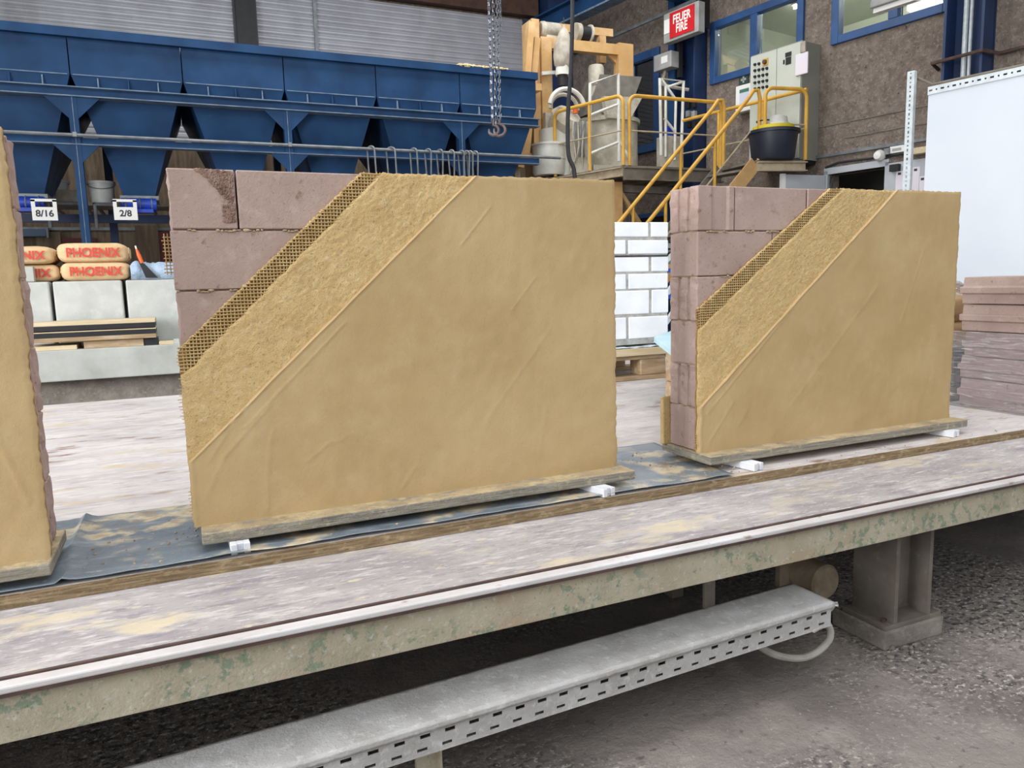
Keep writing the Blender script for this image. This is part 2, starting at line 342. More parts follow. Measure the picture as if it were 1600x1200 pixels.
        if bevel:
            b = o.modifiers.new('bevel', 'BEVEL'); b.width = bevel; b.segments = segs; b.limit_method = 'ANGLE'; b.angle_limit = math.radians(40)
        if solid:
            b = o.modifiers.new('solid', 'SOLIDIFY'); b.thickness = solid; b.offset = 0
        me.update()
        return o

def crm(pts, n=5):
    P = [V(p) for p in pts]; P = [P[0]*2-P[1]]+P+[P[-1]*2-P[-2]]; out = []
    for i in range(1, len(P)-2):
        a, b, c, d = P[i-1:i+3]
        for k in range(n):
            t = k/n; out.append(.5*((2*b)+(c-a)*t+(2*a-5*b+4*c-d)*t*t+(3*b-a-3*c+d)*t*t*t))
    return out+[P[-2]]
def tag(o, label, cat, group=None):
    o['label'] = label; o['category'] = cat
    if group: o['group'] = group
    return o
def thing(name, label, cat, loc, group=None):
    e = bpy.data.objects.new(name, None); COL.objects.link(e); e.location = V(loc); e.empty_display_size = .1
    WL[e.name] = V(loc); return tag(e, label, cat, group)
def struct(o): o['kind'] = 'structure'; return o
def sgroup(name, loc=(0, 0, 0)):
    e = bpy.data.objects.new(name, None); COL.objects.link(e); e.location = V(loc); WL[e.name] = V(loc); return struct(e)
def share(o, parent, wpos, name=None):
    c = o.copy(); COL.objects.link(c); c.name = name or o.name.split('.')[0]
    c.parent = parent; c.location = V(wpos)-(WL[parent.name] if parent else V((0, 0, 0))); WL[c.name] = V(wpos); return c

def text_mesh(body, size):
    cu = bpy.data.curves.new('lettering', 'FONT'); cu.body = body; cu.size = size; cu.align_x = 'CENTER'; cu.align_y = 'CENTER'
    cu.space_line = .82; cu.extrude = .0; cu.offset = size*.03
    t = bpy.data.objects.new('lettering', cu); COL.objects.link(t)
    bpy.context.view_layer.update()
    me = bpy.data.meshes.new_from_object(t.evaluated_get(bpy.context.evaluated_depsgraph_get()))
    bpy.data.objects.remove(t); bpy.data.curves.remove(cu)
    return me
def lettering(body, size, origin, ex, ez, m, parent, width=None, wrapf=None, thick=.001, name='lettering'):
    """flat print: ex = reading direction, ez = up direction, both unit"""
    me = text_mesh(body, size); xs = [v.co.x for v in me.vertices]
    k = 1 if not width else width/(max(xs)-min(xs))
    ex, ez = V(ex), V(ez); b = MB()
    vs = []
    for v in me.vertices:
        p = V(origin)+ex*(v.co.x*k)+ez*v.co.y
        vs.append(wrapf(p) if wrapf else p)
    b.add(vs, [tuple(p.vertices) for p in me.polygons])
    bpy.data.meshes.remove(me)
    return b.build(name, m, parent, fix=False)
def nf(x, y, z=0): return noise.noise(V((x, y, z)))

# ================================================================== THE HALL
struct(MB().box(-9, 14, -5, 16, -.15, 0).build('floor', m_floor))
struct(MB().box(-9, 14, -2.5, 16, 7.6, 7.75).build('ceiling', m_ceil))
struct(MB().box(-9.2, 14, -5.2, -5, 0, 2.3).build('wall_front_light_block', m_ceil))  # unseen wall added behind the camera to keep low light from under the table
struct(MB().box(-9.2, -9, -5, 16, 0, 2.3).build('wall_left_light_block', m_ceil))  # unseen side wall, added to cut off low light from the left
YB = 14.5
struct(MB().box(-9, 8.6, YB, YB+.25, 0, 7.6).build('wall_back', m_boardwall))
# roller shutters in front of the high windows of the back wall
def shutter(name, x0, x1, z0, z1):
    e = sgroup(name, ((x0+x1)/2, YB-.06, z0))
    pitch = .098; n = int((z1-z0)/pitch)
    def fn(u, v):
        z = z0+(z1-z0)*v; k = (v*n) % 1
        return V((x0+(x1-x0)*u, YB-.05-.022*math.sin(math.pi*min(1, k*1.15)), z))
    MB().grid(fn, 1, n*6).build('slat_curtain', m_shutter, e, fix=False)
    for x in (x0-.06, x1+.06): MB().box(x-.06, x+.06, YB-.14, YB-.02, z0, z1).build('guide_rail', m_shut_frame, e)
    return e
xa = ony(365, 40, YB-.1).x; xb = ony(402, 40, YB-.1).x; xc = ony(818, 60, YB-.1).x
shutter('window_1', -8, xa, 3.4, 7.3); shutter('window_2', xb, xc, 3.4, 6.15)
x = ony(493, 40, YB-.1).x
struct(MB().box(x-.03, x+.03, YB-.13, YB-.09, 3.4, 6.15).build('trim_1', m_pipe))
struct(MB().box((xa+xb)/2-.16, (xa+xb)/2+.16, YB-.3, YB, 0, 7.5).build('trim_2', m_dark))
struct(MB().box(xb, xc+.3, YB-.2, YB, 6.2, 7.5).build('trim_3', mat('brown_brick_band', (96, 70, 58), (78, 56, 48), 6, rough=.9)))

# right wall (turned a little from the table's axes)
P0 = atd(1300, 150, 10.7); P0.z = 0
WD = V((math.cos(math.radians(100.5)), math.sin(math.radians(100.5)), 0)); WN = V((WD.y, -WD.x, 0))
def wp(s, o, z): return P0+WD*s-WN*o+V((0, 0, z))
def wpx(x, y, o=0.0):
    q = onpl(x, y, P0-WN*o, WN); return (q-P0).dot(WD), q.z
holes = {'window_3': (.47, 2.21, 4.05, 5.03), 'window_4': (-1.62, .02, 4.11, 5.03), 'window_5': (3.36, 4.2, 3.2, 4.97), 'doorway': (-.85, 0.0, 0, 2.33), 'window_6': (3.1, 4.1, .9, 2.1)}
ss = sorted({-7.5, 6.3} | {h[0] for h in holes.values()} | {h[1] for h in holes.values()})
zs = sorted({0, 7.6} | {h[2] for h in holes.values()} | {h[3] for h in holes.values()})
b = MB()
for i in range(len(ss)-1):
    run = None
    for k in range(len(zs)):
        solid = False
        if k < len(zs)-1:
            sc, zc = (ss[i]+ss[i+1])/2, (zs[k]+zs[k+1])/2
            solid = not any(h[0] < sc < h[1] and h[2] < zc < h[3] for h in holes.values())
        if solid and run is None: run = zs[k]
        if not solid and run is not None:
            b.ob(wp((ss[i]+ss[i+1])/2, -.12, (run+zs[k])/2), WD*((ss[i+1]-ss[i])/2), WN*.12, V((0, 0, (zs[k]-run)/2))); run = None
struct(b.build('wall_right', m_pebble))
# cast joints of the wall panels: shallow raised seams
for k, (pa, pb) in enumerate((((1277, 200), (1447, 166)), ((1320, 216), (1447, 192)))):
    s0, z0 = wpx(*pa); s1, z1 = wpx(*pb)
    struct(MB().bar(wp(s0, .005, z0), wp(s1-2.5, .005, z0), .02, .012).build('trim_%d' % (4+k), m_greysteel))

def window(name, s0, s1, z0, z1, mull=(), fw=.11, pane_mat=None):
    e = sgroup(name, wp((s0+s1)/2, 0, z0)); o = .03
    fr = lambda a, c, za, zb, nm='frame_bar': MB().ob(wp((a+c)/2, o-.05, (za+zb)/2), WD*((c-a)/2), WN*.07, V((0, 0, (zb-za)/2))).build(nm, m_winblue, e, bevel=.008)
    fr(s0, s0+fw, z0, z1); fr(s1-fw, s1, z0, z1); fr(s0+fw, s1-fw, z0, z0+fw); fr(s0+fw, s1-fw, z1-fw, z1)
    edges = [s0+fw]+[x for mm in mull for x in (mm-fw*.6, mm+fw*.6)]+[s1-fw]
    for mm in mull: fr(mm-fw*.6, mm+fw*.6, z0+fw, z1-fw, 'mullion')
    for k in range(0, len(edges), 2):
        a, c = edges[k], edges[k+1]
        MB().ob(wp((a+c)/2, -.04, (z0+z1)/2), WD*((c-a)/2), WN*.004, V((0, 0, (z1-z0)/2-fw))).build('pane', glass, e)
    return e
window('window_3', *holes['window_3'], mull=(wpx(1180, 60)[0],))
window('window_4', *holes['window_4'], mull=(wpx(1398, 20)[0],))
window('window_5', *holes['window_5'], fw=.14)
window('window_6', *holes['window_6'], fw=.08)
# office behind the high windows
def wbox(b, s0, s1, o0, o1, z0, z1, mi=0):
    return b.ob(wp((s0+s1)/2, (o0+o1)/2, (z0+z1)/2), WD*((s1-s0)/2), WN*((o1-o0)/2), V((0, 0, (z1-z0)/2)), mi)
struct(wbox(MB(), -3, 5.2, -3.3, -3.2, 0, 5.5).build('wall_office', m_office))
struct(wbox(MB(), -3, 5.2, -3.2, -.245, 5.4, 5.5).build('ceiling_office', m_office))
struct(wbox(MB(), -3, 5.2, -3.2, -.245, 2.9, 3.0).build('floor_office', m_office))
for s_, nm in ((-3.05, 'wall_office_near'), (2.75, 'wall_office_mid'), (5.25, 'wall_office_far')):
    struct(wbox(MB(), s_-.05, s_+.05, -3.2, -.245, 0, 5.4).build(nm, m_office))
struct(wbox(MB(), -1.1, .3, -2.2, -2.1, 0, 2.9).build('wall_lobby', m_darkroom))
for k, (s_, o_, lab) in enumerate(((1.0, -1.3, 'lit fluorescent tube on the office ceiling behind the two-pane window'), (-.6, -1.6, 'lit fluorescent tube on the office ceiling behind the window by the column'), (4.0, -1.2, 'lit fluorescent tube behind the narrow blue-framed window'))):
    t = thing('ceiling_light', lab, 'lamp', wp(s_, o_, 5.28), 'office ceiling tubes')
    MB().bar(wp(s_-.6, o_, 5.37), wp(s_+.6, o_, 5.37), .12, .06).build('housing', m_whitesign, t)
    MB().tube([wp(s_-.58, o_, 5.31), wp(s_+.58, o_, 5.31)], .022, 8).build('tube', lamp_m, t)
# doorway on the right wall: frame, open leaf, shut leaf, notes, conduits
s0, s1 = holes['doorway'][:2]
e = sgroup('door_1', wp(-.42, 0, 0))
for a, c, z0, z1 in ((s0-.05, s0, 0, 2.38), (s1, s1+.06, 0, 2.38), (s0-.05, s1+.06, 2.33, 2.42)):
    wbox(MB(), a, c, -.1, .05, z0, z1).build('door_frame', m_doorgrey, e)
lo = wp(s1+.05, .06, 0); ld = nrm(-WN*.95+WD*.25)
MB().bar(lo+V((0, 0, 1.17)), lo+ld*.72+V((0, 0, 1.17)), .05, 2.3).build('door_leaf', m_doorgrey, e)
MB().bar(lo+ld*.70+V((0, 0, 1.17)), lo+ld*.76+V((0, 0, 1.17)), .058, 2.32).build('leaf_edge', m_whitesign, e)
wbox(MB(), s0-.72, s0-.05, .0, .05, 0, 2.36).build('shut_leaf', m_doorgrey, e)
wbox(MB(), s0-.22, s0-.1, .05, .12, 2.24, 2.33).build('door_closer', m_dark, e)
struct(wbox(MB(), -2.6, .27, 0, .05, 2.58, 2.62).build('trim_6', m_pipe))
for k, (xa_, ya_, xb_, yb_, lab) in enumerate(((1400, 268, 1410, 296, 'small pale note with a dark mark, leftmost on the grey door'), (1424, 262, 1436, 298, 'tall pale note pinned on the grey door'), (1436, 276, 1446, 300, 'short pale note next to the white board edge'))):
    sa, za = wpx(xa_, ya_, .055); sb, zb = wpx(xb_, yb_, .055)
    t = thing('paper_note', lab, 'note', wp((sa+sb)/2, .055, zb), 'notes on the grey door')
    wbox(MB(), sb, sa, .052, .055, zb, za).build('sheet', m_note, t)
    wbox(MB(), (sa+sb)/2-.02, (sa+sb)/2+.02, .055, .058, za-.05, za-.02).build('pin', m_ink, t)
pts = [wp(*(lambda q: (q[0], .05, q[1]))(wpx(x, y, .05))) for x, y in ((1290, 262), (1310, 254), (1340, 250), (1372, 246), (1410, 240), (1446, 238))]
tag(MB().tube(pts, .018, 6).build('cable_run', m_cable, smooth=True), 'dark loose cable running over the grey doorway', 'cable')
s_, z_ = wpx(1374, 243, .1)
t = thing('wall_lamp', 'small round white bulkhead lamp above the doorway', 'lamp', wp(s_, .02, z_-.05))
MB().lathe(wp(s_, .0, z_), -WN, [(0, .17), (.05, .16), (.075, .11), (.07, .06), (.05, .0)], 16).build('globe', m_whitesign, t, smooth=True)
wbox(MB(), s_-.13, s_-.06, .0, .1, z_, z_+.08).build('bracket', m_pipe, t)
s_, z_ = wpx(1403, 234, .04)
t = thing('junction_box', 'small white junction box over the grey doorway', 'box', wp(s_, .0, z_-.04))
wbox(MB(), s_-.1, s_+.1, .0, .07, z_-.04, z_+.05).build('body', m_whitesign, t, bevel=.008); wbox(MB(), s_-.06, s_+.06, .07, .074, z_-.015, z_+.02).build('label_plate', m_greysign, t)
s_, z_ = wpx(1436, 236, .1)
tag(wbox(MB(), s_-.2, s_+.12, .0, .16, z_-.04, z_+.04).build('wood_offcut', m_woodpale, bevel=.006), 'pale wooden offcut lying on the door head beside the white board', 'wood')

# columns
def hcol(name, s0, s1, o, mt, z1=7.4):
    e = sgroup(name, wp((s0+s1)/2, .15, 0)); sm = (s0+s1)/2
    wbox(MB(), s0, s0+.03, .0, o, 0, z1).build('flange', mt, e); wbox(MB(), s1-.03, s1, .0, o, 0, z1).build('flange', mt, e)
    wbox(MB(), s0, s1, .02, .06, 0, z1).build('web', mt, e); return e
e = hcol('trim_7', 2.3, 2.82, .3, m_blue_dark); wbox(MB(), 2.72, 2.86, .3, .34, 0, 7.4).build('cable_duct', m_blue, e)
e = hcol('trim_8', -2.12, -1.66, .3, m_blue_dark)
MB().tube([wp(-1.86, .18, 2.0), wp(-1.86, .18, 7)], .03, 8).build('downpipe', m_galv, e, smooth=True); MB().tube([wp(-1.93, .2, 2.0), wp(-1.93, .2, 7)], .02, 8).build('downpipe', m_galv, e, smooth=True)
z_ = wpx(1490, 95, .3)[1]
MB().tube([wp(-1.5, .05, z_), wp(-1.56, .34, z_+.02), wp(-2.14, .34, z_+.03), wp(-2.2, .06, z_+.02), wp(-3.6, .05, z_+.05)], .022, 8).build('strap_pipe', m_rusty, e, smooth=True)
struct(MB().box(7.2, 7.75, YB-.5, YB-.02, 0, 7.4).build('trim_9', m_blue_dark))
# crane runway and service pipe along the right wall
a, c = wp(6.0, .9, 5.95), wp(-5, .9, 5.95)
e = sgroup('trim_10', (a+c)/2)
MB().bar(a, c, .26, .03).build('top_flange', m_blue, e); MB().bar(a-V((0, 0, .32)), c-V((0, 0, .32)), .26, .03).build('bottom_flange', m_blue_dust, e); MB().bar(a-V((0, 0, .16)), c-V((0, 0, .16)), .03, .3).build('web', m_blue, e)
for s_ in (5.6, 2.56, -1.9): MB().bar(wp(s_, 0, 5.5), wp(s_, 1.0, 5.5), .16, .18).build('bracket', m_blue, e)
sa = wpx(955, 58, .4); sb = wpx(1110, -8, .4)
struct(MB().tube([wp(sa[0], .4, sa[1]), wp(sb[0], .4, sa[1]+.03), wp(sb[0]-2, .4, sa[1]+.03)], .035, 8).build('trim_11', m_pipe, smooth=True))

# ================================================================== CASTING TABLE
ZL, ZU = .41, .435            # ledge board top, upper board top
t = thing('casting_table', 'long low steel casting table with a scuffed pale board top and green-grey front beam', 'table', (1.2, 2.4, 0))
XL, XR = -3.2, 4.2
MB().box(XL, XR, 1.152, 1.46, ZL-.022, ZL).build('ledge_board', m_ledge, t, bevel=.002)
MB().box(XL, XR, 1.146, 1.152, ZL-.03, ZL-.001).build('edge_seam', m_rusty, t)
MB().box(XL, XR, 1.121, 1.146, ZL-.013, ZL-.003).build('edge_strip', m_strip, t, bevel=.0025)
MB().box(XL, XR, 1.122, 1.15, ZL-.018, ZL-.013).build('edge_lip', m_rusty, t)
g = MB(); g.box(XL, XR, 1.136, 1.146, .321, ZL-.018); g.box(XL, XR, 1.146, 1.19, .321, .329); g.box(XL, XR, 1.146, 1.19, .38, ZL-.018)
g.build('front_beam', m_beam, t, bevel=.0015)
up = MB().box(XL, XR, 1.403, 3.80, ZL, ZU).build('upper_board', [m_top, m_plyedge], t, bevel=.0015)
for p in up.data.polygons:
    if abs(p.normal.z) < .5: p.material_index = 1
MB().box(XL, XR, 1.2, 3.78, ZL-.05, ZL-.024).build('underside_plate', m_leg, t)
MB().box(XL, XR, 3.72, 3.79, .31, ZL-.05).build('rear_beam', m_leg, t)
for x in (-2.4, -.6, .55, 2.9): MB().box(x, x+.06, 1.2, 3.72, .33, ZL-.05).build('cross_beam', m_leg, t)
for x, y in ((1.545, 1.215), (-1.7, 1.215), (1.9, 3.45), (-1.2, 3.45)):
    lg = MB().box(x, x+.012, y, y+.125, .062, .36).box(x+.118, x+.13, y, y+.125, .062, .36).box(x+.012, x+.118, y+.056, y+.066, .062, .36).build('leg', m_leg, t)
    MB().box(x-.03, x+.165, y-.004, y+.13, .05, .062).build('foot_plate', m_leg, lg, bevel=.002)
    ft = MB()
    ft.prism([(x-.035, y-.008, .05), (x+.17, y-.008, .05), (x+.172, y+.16, .05), (x-.035, y+.16, .05)], (0, 0, -.05))
    ft.v = [p+V((random.uniform(-.004, .004), random.uniform(-.004, .004), 0)) for p in ft.v]; ft.build('footing', m_foot, lg, bevel=.005)
    for q in ((-.012, .02), (.15, .02)): MB().cyl((x+q[0], y+q[1], .062), (x+q[0], y+q[1], .07), .006, seg=6).build('anchor_nut', m_rusty, lg)
# chips of concrete by the footing
for k in range(7):
    a = (1.53+random.uniform(-.06, .26), 1.19+random.uniform(-.05, .02))
    tag(MB().blob((a[0], a[1], .006), random.uniform(.004, .009), random.uniform(.004, .009), .006).build('concrete_chip', m_foot), 'small grey concrete chip on the floor by the table footing', 'chip', 'chips by the table footing')

# slotted cable tray with lid
tx0, tx1, ang = -.55, 1.262, math.atan2(1.147-1.097, 1.264-.098)
tdir = V((math.cos(ang), math.sin(ang), 0)); tn = V((-math.sin(ang), math.cos(ang), 0)); TO = V((1.266, 1.147, 0))
def tp(s, o, z): return TO+tdir*s+tn*o+V((0, 0, z))
tr = thing('cable_tray', 'dust-covered slotted cable tray with a flat lid under the table', 'cable tray', tp(-.9, .06, 0))
L = 1.85
def slot_plate(o, nm):
    # plate with two staggered rows of real slots, cell by cell
    b = MB(); z0, z1 = .148, .2; pit = .044; n = int(L/pit)
    rows = [(.1555, .1612), (.1775, .1842)]; q = .0090; th = .0018
    for k in range(n):
        s1_ = -k*pit-.003; s0_ = s1_-pit
        c = (s0_+s1_)/2
        zz = [z0, rows[0][0], rows[0][1], rows[1][0], rows[1][1], z1]
        for i in range(5):
            sl = i in (1, 3)
            off = -.006 if i == 1 else 0
            segs = [(s0_, s1_)] if not sl else [(s0_, c-q+off), (c+q+off, s1_)]
            for a_, c_ in segs:
                b.ob(tp((a_+c_)/2, o, (zz[i]+zz[i+1])/2), tdir*((c_-a_)/2), tn*th/2, V((0, 0, (zz[i+1]-zz[i])/2)))
    return b.build(nm, m_tray, tr)
slot_plate(.004, 'slotted_side'); slot_plate(.108, 'slotted_side')
MB().ob(tp(-L/2, .056, .1485), tdir*(L/2), tn*.054, V((0, 0, .001))).build('tray_floor', m_tray, tr)
def lidfn(u, v):
    s_ = -L*u; o = -.002+.118*v
    return tp(s_, o, .2035+.0005*nf(s_*20, o*20)+.0005*nf(s_*90, o*90))
MB().grid(lidfn, 200, 14).build('lid', m_tray, tr, smooth=True, fix=False, solid=.002)
def lipfn(u, v):
    s_ = -L*u; return tp(s_, -.0025+.001*nf(s_*40, v*3, 5), .2038-(.0125+.0016*nf(s_*60, 2))*v)
MB().grid(lipfn, 240, 3).build('lid_lip', m_tray, tr, smooth=True, fix=False, solid=.0018)
ec = MB(); ec.prism([tp(.002, .004, .197), tp(.006, .004, .198), tp(.012, .03, .172), tp(.004, .05, .155), tp(.0, .02, .158)], (0, 0, -.004))
ec.bar(tp(0, .0, .196), tp(.018, .015, .19), .02, .003); ec.bar(tp(.018, .012, .193), tp(.022, .03, .165), .016, .003); ec.bar(tp(.022, .03, .168), tp(.0, .045, .15), .016, .003); ec.bar(tp(-.06, .0, .149), tp(0, .01, .152), .006, .004)
ec.build('bent_end_tab', m_tray, tr)
for s_ in (-.93, -1.75):
    g = MB(); g.ob(tp(s_, .06, .073), tdir*.02, tn*.004, V((0, 0, .073))); g.ob(tp(s_+.02, .06, .073), tdir*.002, tn*.02, V((0, 0, .073))); g.build('support_leg', m_beam if s_ == -.93 else m_leg, tr)
MB().ob(tp(-.25, .117, .28), tdir*.015, tn*.003, V((0, 0, .1))).build('hanger_strap', m_leg, tr)
tag(MB().tube(crm([V((1.07, 1.2, .15)), V((1.095, 1.2, .125)), V((1.13, 1.2, .096)), V((1.18, 1.2, .07)), V((1.237, 1.2, .055)), V((1.285, 1.2, .061)), V((1.317, 1.2, .085)), V((1.318, 1.21, .115)), V((1.29, 1.24, .142))]), .008, 10).build('cable_hose', m_hose, smooth=True), 'looped pale grey hose hanging from the cable tray end', 'hose')
# vibrator motor under the table
mc = V((1.432, 1.32, .150))
t = thing('vibrator_motor', 'dusty brown round vibrator motor under the table beside the leg', 'motor', mc+V((0, .08, -.05)))
MB().lathe(mc, (0, 1, 0), [(0, -.0), (.040, .0), (.046, .006), (.046, .08), (.05, .085), (.05, .11), (.03, .12), (0, .12)], 28).build('housing', m_motorbrown, t, smooth=True)
MB().box(mc.x-.075, mc.x+.055, mc.y+.08, mc.y+.1, mc.z-.03, .36).build('mount_plate', m_motorbrown, t, bevel=.003)
for dx, dz in ((-.062, .05), (.045, .06)): MB().cyl(mc+V((dx, .06, dz)), mc+V((dx, .1, dz)), .011, seg=12).build('lug', m_motorbrown, t, smooth=True)
# second tray deeper under the table
t = thing('cable_tray', 'slotted tray deep under the table, running away to the back', 'cable tray', (1.3, 1.9, 0))
b = MB()
for k in range(14):
    y0 = 1.55+k*.06
    b.box(1.20, 1.212, y0, y0+.035, .14, .23); b.box(1.20, 1.212, y0+.035, y0+.06, .14, .155); b.box(1.20, 1.212, y0+.035, y0+.06, .17, .2); b.box(1.20, 1.212, y0+.035, y0+.06, .215, .23)
b.build('slotted_side', m_leg, t); MB().box(1.212, 1.34, 1.55, 2.39, .14, .144).build('tray_floor', m_leg, t); MB().box(1.24, 1.28, 1.7, 1.74, 0, .14).build('support_leg', m_leg, t)

# ================================================================== PLASTERED PANELS
BH, GAP = .1085, .0030
def brick_mesh(x0, x1, y0, y1, z0, z1, left, right, band=False):
    """clay block; ends 'p' plain, 'r' rough with two vertical grooves, 'k' shallow ribs"""
    D = y1-y0
    def end(kind):   # (t along thickness from front, inset)
        if kind == 'r': return [(0, .0), (.27, .001), (.30, .008), (.36, .008), (.39, .0), (.6, .001), (.63, .009), (.7, .009), (.73, .001), (1, 0)]
        if kind == 'k': return [(0, .0), (.08, .0), (.1, .002), (.24, .002), (.27, .0), (.45, .0), (.48, .002), (.62, .002), (.66, 0), (.85, 0), (.88, .002), (1, .0)]
        return [(0, 0), (1, 0)]
    poly = [(x0+i, y0+D*t) for t, i in end(left)] + [(x1-i, y0+D*t) for t, i in reversed(end(right))]
    if band:   # broad shallow recess on the face
        w_ = x1-x0; poly += [(x0+w_*.86, y0), (x0+w_*.8, y0+.004), (x0+w_*.42, y0+.004), (x0+w_*.36, y0)]
    n = len(poly); lev = 7 if 'r' in (left, right) else 1; b = MB(); vs = []
    for k in range(lev+1):
        z = z0+(z1-z0)*k/lev
        for i, (x, y) in enumerate(poly):
            if left == 'r' and x < x0+.012: x += .006*nf(y*60, z*45, x0)
            if right == 'r' and x > x1-.012: x += .006*nf(y*60, z*45, x1)
            vs.append((x, y, z))
    fs = [tuple(range(n-1, -1, -1)), tuple(lev*n+i for i in range(n))]
    for k in range(lev):
        for i in range(n): fs.append((k*n+i, k*n+(i+1) % n, (k+1)*n+(i+1) % n, (k+1)*n+i))
    b.add(vs, fs); return b

def coat(name, parent, m, xl, xr, z0, z1, yb, yf, dsp, nu, nv, lip=0, topj=.0025, dense=0):
    """plaster layer between two ragged edges; front at yf, back at yb"""
    us = [0]
    if dense: us += [.004, .008, .014, .02]     # metres from the left edge
    b = MB(); vs = []; W = nu
    for j in range(nv+1):
        v = j/nv; z = z0+(z1-z0)*v
        a, c = xl(z), xr(z); w_ = c-a
        row = []
        ds = [d for d in us if d < w_*.5]
        ds += [w_*.5]*(len(us)-len(ds))
        s0_ = ds[-1]
        xs_ = [a+d for d in ds]+[a+s0_+(w_-s0_)*(i+1)/nu for i in range(nu)]
        for i, x in enumerate(xs_):
            zz = z+(topj*nf(x*90, 3.3, z1) if j == nv else 0)
            y = yf-dsp(x, z)
            e_ = min(x-a, c-x, (z1-z)*1.5)
            if e_ < .006: y += (.006-e_)*.5*(yb-yf)/.012
            if lip and x-a < .009: y -= lip*max(0, 1-abs(x-a-.003)/.005)*(1+.6*nf(z*60, 9))
            vs.append((x, y, zz))
    n = len(xs_)
    fs = [(j*n+i, j*n+i+1, (j+1)*n+i+1, (j+1)*n+i) for j in range(nv) for i in range(n-1)]
    ring = [i for i in range(n)]+[j*n+n-1 for j in range(1, nv+1)]+[nv*n+i for i in range(n-2, -1, -1)]+[j*n for j in range(nv-1, 0, -1)]
    o = len(vs)
    for i in ring: vs.append((vs[i][0], yb, vs[i][2]))
    R = len(ring)
    for i in range(R): fs.append((ring[i], o+i, o+(i+1) % R, ring[(i+1) % R]))
    fs.append(tuple(o+i for i in range(R-1, -1, -1)))
    b.add(vs, fs)
    return b.build(name, m, parent, smooth=True, fix=True, angle=50)

def seg_ridge(x, z, segs):
    h = 0
    for (xa, za, xb, zb, hh, wd) in segs:
        dx, dz = xb-xa, zb-za; L2 = dx*dx+dz*dz; t = max(0, min(1, ((x-xa)*dx+(z-za)*dz)/L2))
        d2 = (x-xa-t*dx)**2+(z-za-t*dz)**2
        if d2 < wd*wd*9: h += hh*math.exp(-d2/(wd*wd))
    return h

